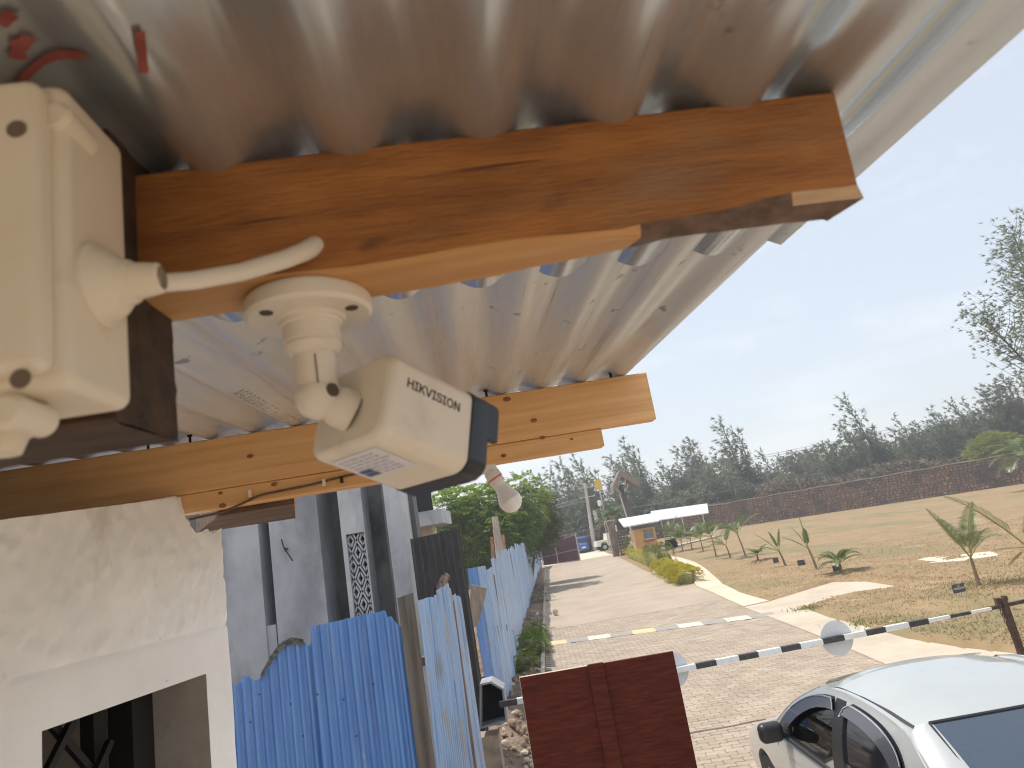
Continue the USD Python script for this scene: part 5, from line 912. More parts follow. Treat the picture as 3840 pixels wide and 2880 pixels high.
for s, e in ((.0, .88), (.42, .96), (1.0, 1.06)): part(gt, 'upright', G().bar(Q(s, 0), Q(s, e), .07, .07, up=gn), frame_w)
for s0, s1, t0, t1_ in ((.02, .41, .83, .86), (.43, .99, .965, 1.0), (.02, .41, .40, .41), (.43, .99, .43, .45), (.02, .99, .02, .03)):
    k = 16 if s1 - s0 < .6 else 30; g = G()
    for i in range(k): a_, b_ = Q(s0 + (s1 - s0) * (i + .2) / k, t0 + (t1_ - t0) * i / k) + gn * .03, Q(s0 + (s1 - s0) * (i + .75) / k, t0 + (t1_ - t0) * i / k) + gn * .03; g.bar(a_, b_, .02, .045)
    part(gt, 'dashed_rail', g, dash, kind='stuff')
wp0, wp1 = gnd(1168, 1232), aty(1157, 1170, 55.5); solo('end_panel', 'pale upright sheet between the blue fence and the maroon gate', 'panel', corr((xf(54.4), 54.4), (q00[0] - .1, q00[1] - .2), 0, lambda s: wp1[2] + .3 * s, amp=.01, pitch=.2, seed=8), blue_pale, 50)

# --- vehicles by the public road
tk = gnd(1262, 1194); tt = thing('three_wheeler', 'blue three-wheeled taxi parked beyond the gate', 'three-wheeler', tk)
tkm = M('taxi_blue', (.03, .075, .26), (.05, .11, .33), scale=4, rough=.4, obj=True); glass_d = M('dark_glass', (.03, .035, .045), rough=.08); tyre_m = M('tyre', (.02, .02, .021), rough=.85); silver_r = M('rim_silver', (.5, .5, .5), rough=.35, metal=.7)
def loft_x(st):   # stations along y: (y, half width, z0, z1, round)
    P = []
    for y_, w, z0, z1, rr in st:
        q = rsq(1.0, rr, 4); P.append(np.c_[q[:, 0] * 2 * w, np.full(len(q), y_), (q[:, 1] + .5) * (z1 - z0) + z0])
    P = np.array(P); g = G().grid(P, closed=True); n = P.shape[1]
    for e, k in ((0, 1), (-1, -1)): g.add(np.vstack([P[e], P[e].mean(0)]), [[i, (i + 1) % n, n][::k] for i in range(n)])
    return g
part(tt, 'body', loft_x([(-1.25, .35, .35, .95, .3), (-1.1, .52, .3, 1.15, .25), (-.6, .62, .25, 1.2, .2), (.6, .66, .25, 1.15, .2), (1.25, .66, .35, 1.1, .2)]), tkm, 40, local=True)
part(tt, 'canopy', loft_x([(-.85, .52, 1.55, 1.75, .4), (-.4, .62, 1.6, 1.85, .35), (.9, .64, 1.6, 1.84, .35), (1.25, .6, 1.15, 1.75, .3)]), tkm, 40, local=True)
part(tt, 'windscreen', G().add(A3((-.5, -.98, 1.12), (.5, -.98, 1.12), (.46, -.78, 1.66), (-.46, -.78, 1.66)), [[0, 1, 2, 3]]), glass_d, local=True)
for x_, y_ in ((0, -1.0), (-.58, .85), (.58, .85)): part(tt, 'wheel', G().lathe([(0, -.06), (.18, -.06), (.21, -.03), (.21, .03), (.18, .06), (0, .06)], (x_, y_, .21), (1, 0, 0), 16), tyre_m, 40, local=True)
for x_ in (-.42, .42): part(tt, 'headlight', G().lathe([(0, .02), (.07, .02), (.085, 0)], (x_, -1.10, .75), (0, -1, 0), 12), M('lamp_%d' % (x_ > 0), (.75, .75, .72), rough=.2), local=True)
part(tt, 'front_plate', G().box((0, -1.275, .62), (.45, .02, .16)), white_roof, local=True); part(tt, 'pale_trim', G().box((0, -1.13, .98), (.8, .05, .10)), white_roof, local=True)
tp = gnd(1331, 1185); jp = thing('pickup', 'pale off-road pickup partly hidden behind the gate pillar', 'pickup', tp, -pi / 2 + .15)
jm = M('pickup_paint', (.62, .60, .50), (.68, .66, .56), scale=3, rough=.35, obj=True)
def jeep_prof(): return Polygon([(-2.2, .55), (-2.2, 1.05), (-.75, 1.12), (-.55, 1.72), (.9, 1.78), (1.0, 1.12), (2.15, 1.10), (2.2, .55), (1.8, .5), (1.72, .82), (1.4, .95), (1.08, .82), (1.0, .45), (-1.0, .45), (-1.08, .82), (-1.4, .95), (-1.72, .82), (-1.8, .5)])
part(jp, 'body', G().ext(jeep_prof(), 1.65, (-.825, 0, 0), (0, -1, 0), (0, 0, 1), (1, 0, 0)), jm, local=True)
part(jp, 'bonnet', loft_x([(.95, .76, 1.08, 1.16, .3), (2.1, .72, 1.04, 1.13, .3)]), jm, 40, local=True)
part(jp, 'side_glass', G().box((0, -.15, 1.45), (1.67, 1.0, .42)), glass_d, local=True); part(jp, 'windscreen', G().add(A3((-.7, .62, 1.15), (.7, .62, 1.15), (.64, .53, 1.70), (-.64, .53, 1.70)) + A3(0, .03, 0), [[0, 1, 2, 3]]), glass_d, local=True)
part(jp, 'bumper', G().box((0, 2.28, .55), (1.7, .16, .2)), tyre_m, local=True)
for x_ in (-.78, .78):
    for y_ in (-1.4, 1.4): wp = part(jp, 'wheel', G().lathe([(0, -.11), (.33, -.11), (.38, -.06), (.38, .06), (.33, .11), (0, .11)], (x_, y_, .38), (1, 0, 0), 20), tyre_m, 40, local=True); part(wp, 'rim', G().lathe([(0, .02), (.17, .02), (.2, 0)], (x_ + math.copysign(.11, x_), y_, .38), (math.copysign(1, x_), 0, 0), 14), silver_r, local=True)

# --- poles, wires, thatched tower post, yellow board
pol_m = M('pole_concrete', (.36, .32, .29), (.48, .44, .40), scale=2, st=(1, 1, .3), rough=.9)
pb_ = gnd(1285, 1190); pt2 = aty(1263, 1044, pb_[1]); up_ = thing('utility_pole', 'tall grey concrete utility pole carrying wires beyond the gate', 'utility pole', pb_)
part(up_, 'shaft', G().tube(A3(pb_ - A3(0, 0, .2), pt2), [.26, .15], 9), pol_m, True)
for z_ in (-.5, -1.6): part(up_, 'crossarm', G().bar(pt2 + A3(-.9, 0, z_), pt2 + A3(.9, 0, z_), .1, .1), pol_m)
for k in range(3): part(up_, 'insulator', G().lathe([(.05, 0), (.09, .06), (.05, .18), (0, .2)], pt2 + A3(-.7 + .7 * k, 0, -.45), (0, 0, 1), 8), M('insul_%d' % k, (.3, .2, .15), rough=.4))
pz = aty(1286, 1113, pb_[1] - .4); part(up_, 'meter_box', G().box(pz, (.4, .25, 1.1)), pol_m)
wires = thing('overhead_wires', 'thin overhead wires strung from the concrete pole across the trees', 'wires', pt2 * A3(1, 1, 0)); wm = M('wire_grey', (.18, .18, .18), rough=.6)
for k, (z0, xe, ze) in enumerate(((-.5, 60, 9.5), (-.6, 60, 9.0), (-1.6, -45, 4.0), (-1.9, -45, 3.4), (-3.6, 50, 5.6), (-5.2, -40, 1.8), (-5.0, 55, 5.0))):
    a_, b_ = pt2 + A3(0, 0, z0), A3(pt2[0] + xe, pt2[1] + (8 if xe > 0 else -3), ze); s = np.linspace(0, 1, 16)[:, None]; P = a_ + (b_ - a_) * s - A3(0, 0, 1) * 2.2 * s * (1 - s); part(wires, 'wire', G().tube(P, .022, 4, False), wm)
tb = gnd(1366, 1150); TYY = 64.0; t0 = aty(1363, 1118, TYY); t1b = aty(1340, 1048, TYY); tow = thing('thatched_post', 'dark wooden post topped by a small pitched thatch roof on braces', 'thatched post', (t0[0] + .4, TYY, 0))
dkw = M('dark_post', (.05, .035, .028), (.11, .08, .065), scale=2, st=(1, 1, .3), rough=.9); thatch = M('thatch', (.15, .11, .085), (.27, .205, .155), scale=6, st=(3, 3, 1), rough=.95, bump=.6, bscale=14)
part(tow, 'post', G().tube(A3(t0 + (t0 - t1b) * (t0[2] / (t1b[2] - t0[2])), t0, t1b), [.26, .24, .20], 9), dkw, True); part(tow, 'side_post', G().tube(A3(t0 + (t0 - t1b) * (t0[2] / (t1b[2] - t0[2])) + A3(-.4, .1, 0), t0 + A3(-.34, .1, 0), t1b + A3(-.2, .1, -.8)), [.08, .08, .07], 7), plq_s)
ap = aty(1336, 1018, TYY); e0, e1 = aty(1321, 1051, TYY), aty(1375, 1038, TYY)
for (e, sg) in ((e0, -1), (e1, 1)):
    P = np.array([[ap * (1 - s) + e * s + A3(0, d, .02 * math.sin(9 * s)) for d in (-1.1, -.55, 0, .55, 1.1)] for s in np.linspace(0, 1.04, 6)]); P = P + .08 * nz(P, 1.7, 3)[..., None]; g = G().grid(P).grid(P - A3(0, 0, .62), flip=True)
    for a_ in (P[0], P[-1], P[:, 0], P[:, -1]): g.grid(np.stack([a_, a_ - A3(0, 0, .62)]))
    part(tow, 'thatch_slope', g, thatch)
    for d in (-.95, .95): part(tow, 'rafter', G().bar(ap + A3(0, d, -.3), e + A3(0, d, -.25), .09, .09), dkw)
    part(tow, 'brace', G().tube(A3(t1b + A3(0, 0, -.9), t1b + A3(sg * .55, -.3, -.25), (ap + e) / 2 + A3(0, -.5, -.3)), .05, 6), plq_s); part(tow, 'king_post', G().bar(t1b + A3(sg * .3, -.9, -.1), ap * .75 + e * .25 + A3(0, -.9, -.5), .07, .07), plq_s); part(tow, 'tie_beam', G().bar(ap * .35 + e * .65 + A3(0, -.9, -.3), t1b + A3(0, -.3, -.15), .08, .08), dkw)
yp0, yp1 = aty(1310, 1130, 72), aty(1294, 1052, 72); yb = thing('yellow_sign_pole', 'thin leaning pole with a small yellow board beside the thatched post', 'sign pole', yp0 * A3(1, 1, 0))
part(yb, 'pole', G().tube(A3(yp0 * A3(1, 1, 0) + A3(.2, 0, 0), yp0, yp1), .07, 6), pol_m); part(yb, 'board', G().box(aty(1292, 1047, 72), (.72, .1, 1.0), None), M('sign_yellow', (.58, .37, .06), rough=.6))
sg_ = aty(1295, 1087, 70); slp = thing('street_lamp', 'small pale lamp on a thin pole behind the drooping palm', 'street lamp', (sg_[0], 70, 0)); part(slp, 'pole', G().tube(A3((sg_[0] + .2, 70, 0), sg_), .05, 6), pol_m); part(slp, 'head', G().mesh(hullbox((.35, .3, .6), .08, 6), lambda v: v + sg_), white_roof, 40)

# --- casuarinas in the wind
cas_bark = M('casuarina_bark', (.10, .085, .075), (.19, .165, .145), scale=4, st=(1, 1, .3), rough=.9, obj=True)
cas_leaf = M('casuarina_leaf', (.22, .26, .165), (.35, .39, .26), scale=.5, rough=.8, island=.3, trans=.5, obj=True); cas_leaf2 = M('casuarina_leaf_warm', (.22, .215, .15), (.33, .32, .23), scale=.5, rough=.8, island=.3, trans=.5, obj=True)
def needle_tuft(V, F, p, d, L, r, k=7, w=.035):
    for _ in range(k):
        q = d + r.normal(0, .45, 3) + A3(-.25, 0, -.45); q /= np.linalg.norm(q); l = L * r.uniform(.5, 1.2); s = np.cross(q, r.normal(0, 1, 3)); s = s / np.linalg.norm(s) * w * r.uniform(.6, 1.4); i = len(V); V += [p - s, p + s, p + q * l + A3(0, 0, -l * .15)]; F.append([i, i + 1, i + 2])
def casuarina(name, lab, at, h, seed, spread=.23, dens=1.0, bare=.5, lean=-.10, leaf=cas_leaf, tuft=.55, w=.04, rz=0., group=None, scale=1.0, low=.12, nl=4):
    """many-stemmed plume: leaders, rising limbs swept by the wind, hanging needle tufts that thin out towards the tips"""
    r = np.random.default_rng(seed); t = thing(name, lab, 'tree', at, rz, group, scale=scale); tr_ = G(); V, F = [], []
    for q in range(nl):
        hh = h * (1.0 if q == 0 else r.uniform(.62, .93)); a0 = q * 2.2 + seed; sp = (0 if q == 0 else h * r.uniform(.08, .17)); f0 = .0 if q == 0 else r.uniform(.15, .35)
        ss = np.linspace(f0, 1, 12); lead = np.array([(lean * h * s ** 1.7 + sp * math.cos(a0) * ((s - f0) / (1 - f0)) ** .8 + .15 * math.sin(5 * s + seed + q), sp * math.sin(a0) * ((s - f0) / (1 - f0)) ** .8 + .12 * math.sin(4 * s + seed * 2), hh * s) for s in ss])
        tr_.tube(lead, np.linspace(.016 * h if q == 0 else .009 * h, .002 * h, 12), 6, False); n = int((26 if q == 0 else 17) * dens)
        for i in range(n):
            s = low + (1 - low) * ((i + r.random()) / n) ** .9
            if s < f0: continue
            p = np.array([np.interp(s, ss, lead[:, k]) for k in range(3)]); a = i * 2.4 + r.uniform(-.5, .5); L = h * spread * (.45 + .6 * math.sin(pi * min(1, s * 1.05))) * (.95 - .42 * s) * r.uniform(.5, 1.5) + .25
            d = A3(math.cos(a) * .8 - .28, math.sin(a) * .8, .7 + .6 * s); e = p + d / np.linalg.norm(d) * L; c = A3(p, (p + e) / 2 + A3(0, 0, -.05 * L), e + A3(lean * L * 1.5, 0, .08 * L)); tr_.tube(c, [.004 * h * (1.1 - s) + .010, .012, .005], 4, False)
            for k in range(int((5 - 2.5 * bare * s) * L / (h * .09)) + 2):
                u = .15 + .9 * r.random(); pp = (1 - u) ** 2 * c[0] + 2 * u * (1 - u) * c[1] + u * u * c[2] + r.normal(0, .09 * L, 3) * (1 - bare * s); needle_tuft(V, F, pp, (c[2] - c[0]) / L, tuft * r.uniform(.6, 1.2), r, 7, w)
    part(t, 'trunk', tr_, cas_bark, True, local=True); part(t, 'foliage', G().add(np.array(V), np.array(F)), leaf, local=True); return t
CG = 'casuarinas in the windblown row beyond the wall'
protos = [casuarina('casuarina', 'grey-green feathery casuarina leaning with the wind in the row beyond the wall', aty(px, 1080, Y) * A3(1, 1, 0), h, sd, sp_, de, ba, le, lf, .70, .050, 0, CG) for px, Y, h, sd, sp_, de, ba, le, lf in
          ((1405, 92, 13.2, 1, .24, 1.1, .6, -.15, cas_leaf), (1625, 90, 13.4, 2, .24, 1.35, .55, -.13, cas_leaf), (1545, 94, 11.8, 3, .28, 1.2, .45, -.16, cas_leaf2), (1290, 90, 12.4, 4, .20, .75, .75, -.18, cas_leaf), (1925, 84, 12.6, 5, .24, 1.35, .6, -.16, cas_leaf))]
rc_ = np.random.default_rng(51)
CL = {1262: 'feathery casuarina rising right behind the top of the concrete utility pole', 1195: 'wispy casuarina just right of the bushy green tree, above the maroon gate', 1325: 'wispy casuarina showing left of the thatched post roof', 1352: 'casuarina directly behind the thatched post roof', 1385: 'feathery casuarina just right of the thatched post roof', 1432: 'casuarina above the left end of the long white shed roof', 1505: 'tall casuarina above the right end of the long white shed roof', 1608: 'slim pointed casuarina standing tallest in the middle of the row', 2185: 'grey casuarina rising behind the round yellow-green bush', 2015: 'casuarina first of the taller group at the right, left of the yellow-green bush', 2130: 'dense casuarina just left above the round yellow-green bush', 2210: 'casuarina behind the big palm at the right edge', 1145: 'casuarina tip peeking over the bushy green tree beside the light bulb'}
tops = [(1195, 1025, 92), (1225, 1010, 88), (1262, 1012, 84), (1325, 1002, 90), (1352, 1010, 86), (1385, 998, 95), (1432, 1008, 90), (1470, 1015, 88), (1505, 985, 92), (1530, 1010, 86), (1580, 1000, 93), (1608, 968, 90), (1655, 985, 88), (1690, 995, 93), (1720, 985, 90), (1755, 975, 86), (1790, 968, 84), (1825, 962, 88), (1862, 958, 82), (1895, 935, 86), (1950, 905, 80), (1985, 925, 84), (2015, 895, 80), (2045, 905, 86), (2075, 880, 78), (2100, 870, 82), (2130, 850, 76), (2155, 845, 80), (2185, 830, 74), (2210, 835, 78), (2235, 820, 74), (1170, 1040, 90), (1145, 1030, 94), (1880, 985, 90), (2060, 945, 88), (2165, 900, 84), (1770, 1010, 95), (1640, 1010, 97), (1460, 1030, 97), (1340, 1040, 96)]
for k, (px, py, Y) in enumerate(tops):
    T_ = aty(px, py, Y); pr_ = int(rc_.integers(0, 5)); h0 = (13.2, 13.4, 11.8, 12.4, 12.6)[pr_]; b = aty(px, 1140 - (px - 1250) * .17, Y); s = T_[2] / h0
    copy(protos[pr_], CL.get(px, 'grey-green feathery casuarina leaning with the wind in the row beyond the wall'), 'tree', (T_[0] + .1 * T_[2], Y, -.1), rc_.uniform(-.5, .5), max(s, .35) * 1.07, CG)
# low scrub that closes the row below
def scrub(name, lab, n, xs, ys, hs, mat, seed, L=.9, w=.5):
    r = np.random.default_rng(seed); k = 5; x, y = r.uniform(*xs, n), r.uniform(*ys, n); hh = np.array([hs(a, b) for a, b in zip(x, y)]) * r.uniform(0, 1, n) ** .6 + .1 * r.random(n); p = np.repeat(np.c_[x, y, hh], k, 0); m = n * k
    d = r.normal(0, 1, (n, 3)) + A3(-.3, 0, .6); d /= np.linalg.norm(d, axis=1)[:, None]; q = np.repeat(d, k, 0) + r.normal(0, .45, (m, 3)) + A3(-.25, 0, -.45); q /= np.linalg.norm(q, axis=1)[:, None]; l = np.repeat(L * r.uniform(.6, 1.3, n), k) * r.uniform(.5, 1.2, m)
    sd_ = np.cross(q, r.normal(0, 1, (m, 3))); sd_ *= (.09 * r.uniform(.6, 1.4, m) / np.linalg.norm(sd_, axis=1))[:, None]; V = np.stack([p - sd_, p + sd_, p + q * l[:, None] - A3(0, 0, .15) * l[:, None]], 1).reshape(-1, 3); F = np.arange(3 * m).reshape(m, 3)
    solo(name, lab, 'scrub', G().add(np.array(V), np.array(F)), mat, kind='stuff')
scr = M('scrub', (.185, .215, .135), (.30, .33, .21), scale=.25, rough=.9, island=.3, trans=.45, lay=[((.22, .19, .13), .12, (1, 1, 1), .55, .7)]); scr2 = M('scrub_dry', (.19, .15, .10), (.29, .24, .17), scale=.6, rough=.9, island=.3, trans=.15)
scrub('woodland_scrub', 'dense grey-green scrub filling the space under the row of casuarinas', 30000, (-25, 95), (82, 104), lambda x, y: 5.4 + 1.6 * math.sin(x * .35) + 1.1 * math.sin(x * .83 + 1) + .05 * max(0, x - 30), scr, 61)
scrub('dry_scrub', 'greyish leafless scrub behind the maroon gate', 2200, (-4, 9), (80.5, 84), lambda x, y: 2.3 + .8 * math.sin(x * .9), scr2, 62, .8)
scrub('dry_scrub', 'low tawny scrub showing just over the right part of the stone wall', 5000, (26, 66), (74, 82), lambda x, y: 3.7 + .5 * math.sin(x * .5), scr2, 63, .8)
def bush(px, py, Y, rad, sq, n, lab, mat, seed):
    c = aty(px, py, Y); t = thing('bush', lab, 'bush', c * A3(1, 1, 0)); r = np.random.default_rng(seed)
    part(t, 'leaves', crown([(c + A3(dx * rad, 0, dz * rad), rad * q, sq) for dx, dz, q in ((0, 0, 1), (-.6, -.15, .7), (.7, .05, .75), (.1, .25, .7))], n, .45, .22, r, .3, 4, .55), mat); part(t, 'stem', G().tube(A3(c * A3(1, 1, 0), c), [.12, .06], 6), bark_m)
lf_y = M('leaf_yellowgreen', (.25, .30, .035), (.38, .42, .07), scale=1, rough=.6, island=.3, trans=.35)
bush(2140, 965, 72, 2.1, .62, 1500, 'round bright yellow-green bush showing over the right end of the stone wall', lf_y, 71)
bush(1665, 1085, 80, 1.6, .5, 420, 'small yellowish bush above the wall just right of the white shed roof', M('leaf_tan', (.26, .23, .08), (.36, .31, .12), scale=1, rough=.7, island=.3, trans=.3), 72)
# --- the taller casuarina at the right edge
TB = aty(2365, 900, 36); casuarina('casuarina', 'taller nearer casuarina spreading airy branches into the sky at the right edge', TB * A3(1, 1, 0), aty(2260, 490, 36)[2], 90, .27, 2.4, -.2, -.05, cas_leaf, .36, .026, 0, None, 1.0, .50, 5)
# ================================================================ the silver saloon car in the lower right corner
CX0, CY0, CRZ = 2.50, 5.12, math.radians(1.6)
car = thing('saloon_car', 'silver-white saloon car with dark side visors waiting before the barrier', 'car', (CX0, CY0, 0), CRZ)
cp = M('car_silver', (.47, .485, .47), (.51, .52, .505), scale=2, rough=.30, metal=.45, obj=True, coat=.8, lay=[((.52, .53, .50), 9, (1, 1, 1), .66, .85)])
blk = M('car_black', (.016, .016, .018), rough=.4); rubber = M('car_rubber', (.03, .03, .032), rough=.7); chrome = M('car_chrome', (.75, .76, .77), rough=.12, metal=1.0)
glass_s = pane('car_glass', (.62, .68, .66)); glass_t = M('car_glass_tinted', (.008, .009, .012), rough=.05, spec=.6); glass_r = M('car_glass_rear', (.045, .065, .095), (.055, .075, .105), scale=90, rough=.10, spec=.7, obj=True)
visor = M('car_visor', (.055, .056, .066), rough=.12, coat=.6)
W2 = .865
def body_section(y):
    """closed half profile (x, z) from the sill to the top centre"""
    f = np.interp(y, [-2.2, -2.05, -1.6, 1.3, 1.9, 2.15, 2.25], [.80, .93, 1, 1, .94, .84, .72]); zt = np.interp(y, [-2.2, -2.1, -1.62, -1.2, .6, .86, 1.5, 1.95, 2.15, 2.25], [.86, .95, .985, .955, .93, .945, .855, .72, .60, .52]); zs = np.interp(y, [-2.2, -1.2, .6, .95, 1.6, 2.1, 2.25], [.84, .93, .905, .895, .76, .58, .48]); w = W2 * f
    return [(0, .22), (w * .86, .20), (w * .93, .24), (w * .965, .24 + .19 * (zs - .30)), (w * .985, .24 + .43 * (zs - .30)), (w, .24 + .66 * (zs - .30)), (w * .993, .24 + .84 * (zs - .30)), (w * .975, zs - .06), (w * .955, zs - .015), (w * .92, zs + .012), (w * .80, zs + (zt - zs) * .55), (w * .45, zt - .004), (0, zt)]
ys = np.concatenate([np.linspace(-2.2, -1.95, 5), np.linspace(-1.8, 1.8, 40), np.linspace(1.9, 2.25, 7)]); P = []
for y in ys:
    h = np.array(body_section(y)); full = np.vstack([h, (h * A3(-1, 1)[:2])[::-1][1:-1]]); P.append(np.c_[full[:, 0], np.full(len(full), y), full[:, 1]])
P = np.array(P); n = P.shape[1]; g = G().grid(P, closed=True, flip=True)
for e, k in ((0, -1), (-1, 1)): g.add(np.vstack([P[e], P[e].mean(0)]), [[i, (i + 1) % n, n][::k] for i in range(n)])
v, f = g.out(); tm = trimesh.Trimesh(v, f, process=True); tm.merge_vertices(); trimesh.repair.fix_normals(tm)
man = m3.Manifold(m3.Mesh(np.asarray(tm.vertices, np.float32), np.asarray(tm.faces, np.uint32)))
for yw in (1.30, -1.30):
    for sx in (-1, 1): man = man - m3.Manifold.cylinder(.34, .335, .335, 40).rotate([0, 90, 0]).translate([sx * .74 - .17, yw, .315])
cab = m3.Manifold.cube([1.44, 1.62, .8], True).translate([0, -.10, .80]); man = man - cab
body_p = part(car, 'body', G().mesh(man), cp, 35, local=True)
# glasshouse: planar sides leaning in, pillars cut out round the windows
zb, zr_, xb, xr2 = .915, 1.375, .832, .680
sidex = lambda z: xb + (xr2 - xb) * (z - zb) / (zr_ - zb) + .030 * np.sin(np.clip((z - zb) / (zr_ - zb), 0, 1) * pi)
def soft(p, n=2):
    c = np.array(p.exterior.coords)[:-1]
    for _ in range(n): d = np.roll(c, -1, 0); c = np.stack([c * .75 + d * .25, c * .25 + d * .75], 1).reshape(-1, 2)
    return Polygon(c).buffer(0)
outl = soft(Polygon([(.98, .905), (.80, 1.03), (.55, 1.195), (.30, 1.32), (.10, 1.380), (-.20, 1.410), (-.60, 1.403), (-.95, 1.362), (-1.20, 1.265), (-1.45, 1.11), (-1.72, .94), (-1.72, .905)])).segmentize(.04)
wf = soft(Polygon([(.80, .925), (.74, .99), (.52, 1.15), (.30, 1.265), (.10, 1.328), (-.16, 1.352), (-.20, .925)]), 1).buffer(-.012).buffer(.012); wre = soft(Polygon([(-.27, .925), (-.235, 1.356), (-.55, 1.350), (-.80, 1.310), (-.98, 1.23), (-1.02, 1.10), (-.98, .935)]), 2).buffer(-.02).buffer(.02)
def side_mesh(poly, sx, off, thick=.012, seg=.05):
    g = G()
    for p in getattr(poly, 'geoms', [poly]):
        b = p.bounds; zsl = np.arange(b[1], b[3] + seg, seg)
        for z0 in zsl:
            c = p.intersection(shapely.box(-9, z0, 9, z0 + seg))
            for q in getattr(c, 'geoms', [c]):
                if q.geom_type != 'Polygon' or q.area < 1e-7: continue
                m = trimesh.creation.extrude_polygon(q, 1.0, engine='earcut'); v = np.array(m.vertices); x = (sidex(v[:, 1]) + off - thick * (1 - v[:, 2])) * sx; g.add(np.stack([x, v[:, 0], v[:, 1]], 1), m.faces[:, ::sx])
    return g
for sx in (-1, 1):
    fr_p = part(car, 'side_frame', side_mesh(outl.difference(shapely.union_all([wf, wre])), sx, 0, .03), cp, 25, local=True)
    part(fr_p, 'door_seal', side_mesh(shapely.union_all([wf.buffer(.012), wre.buffer(.012)]).difference(shapely.union_all([wf.buffer(-.006), wre.buffer(-.006)])), sx, .003, .02), blk, local=True)
    part(fr_p, 'pillar_trim', side_mesh(Polygon([(-.150, .92), (-.135, 1.358), (-.262, 1.362), (-.315, .92)]), sx, .006, .02), blk, local=True)
    part(car, 'front_window', side_mesh(wf, sx, -.010, .004), glass_s, 20, local=True); part(car, 'rear_window', side_mesh(wre, sx, -.010, .004), glass_t, 20, local=True)
    def band(poly, d, side): return poly.difference(affinity.translate(poly, *d))
    vf = band(wf.buffer(.012), (-.075, -.062), 0).intersection(shapely.box(-.185, 1.0, .79, 1.5)); vr = band(wre.buffer(.012), (.065, -.075), 0).intersection(shapely.box(-1.2, 1.13, -.25, 1.5))
    part(car, 'window_visor', side_mesh(vf, sx, .028, .004), visor, 20, local=True); part(car, 'window_visor', side_mesh(vr, sx, .028, .004), visor, 20, local=True)
    for w_ in (vf, vr): part(car, 'visor_clip_strip', side_mesh(w_.intersection(LineString(w_.exterior.coords if hasattr(w_, 'exterior') else max(w_.geoms, key=lambda q: q.area).exterior.coords).buffer(.006)).difference(affinity.translate(w_, -.01, -.014)).intersection(shapely.box(-1.2, 1.15, .5, 1.5)), sx, .0335, .004), chrome, local=True)
    part(car, 'belt_strip', G().bar((sx * .836, .80, .912), (sx * .838, -.24, .912), .022, .028), rubber, local=True); part(car, 'belt_strip', G().bar((sx * .838, -.27, .912), (sx * .832, -1.0, .925), .022, .028), rubber, local=True)
    mz = hullbox((.19, .11, .145), .045, 14); mp = part(car, 'door_mirror', G().mesh(mz, lambda v: v + A3(sx * .955, .66, .975)), blk, 50, local=True); part(mp, 'mirror_stalk', G().mesh(hullbox((.13, .07, .05), .02, 8), lambda v: v + A3(sx * .845, .69, .935)), blk, 40, local=True)
    part(mp, 'sail_panel', side_mesh(Polygon([(.83, .92), (.62, .92), (.62, 1.05), (.74, .99)]), sx, .006, .014), blk, local=True)
    part(car, 'turn_lamp', G().mesh(hullbox((.016, .075, .05), .007, 8), lambda v: v + A3(sx * .850, 1.02, .70)), M('turn_lamp_%d' % (sx + 1), (.72, .68, .62), rough=.12, coat=.6), 40, local=True)
    part(car, 'door_handle', G().mesh(hullbox((.03, .16, .035), .013, 8), lambda v: v + A3(sx * .855, -.12, .76)), cp, 40, local=True)
    part(car, 'door_seam', G().tube(A3((sx * .843, .88, .90), (sx * .8520, .90, .66), (sx * .838, .88, .36)), .004, 5), blk, local=True); part(car, 'door_seam', G().tube(A3((sx * .841, -.235, .90), (sx * .8525, -.235, .66), (sx * .838, -.235, .34)), .004, 5), blk, local=True)
    for yw in (1.30, -1.30):
        wh = part(car, 'wheel', G().lathe([(.20, -.10), (.285, -.10), (.305, -.07), (.305, .07), (.285, .10), (.20, .10)], (sx * .74, yw, .305), (1, 0, 0), 36), tyre_m, 40, local=True)
        part(wh, 'rim', G().lathe([(.205, -.02), (.205, .09), (.18, .085), (.16, .05), (.05, .07), (0, .075)], (sx * .74, yw, .305), (sx, 0, 0), 30), silver_r, 40, local=True)
    part(car, 'headlight', G().mesh(hullbox((.34, .22, .13), .05, 10), lambda v: v + A3(sx * .48, 1.95, .50)), M('headlamp_%d' % (sx + 1), (.6, .62, .64), rough=.08, coat=.5), 50, local=True)
    part(car, 'tail_light', G().mesh(hullbox((.26, .12, .16), .04, 10), lambda v: v + A3(sx * .62, -2.12, .80)), M('tail_%d' % (sx + 1), (.35, .02, .02), rough=.1), 50, local=True)
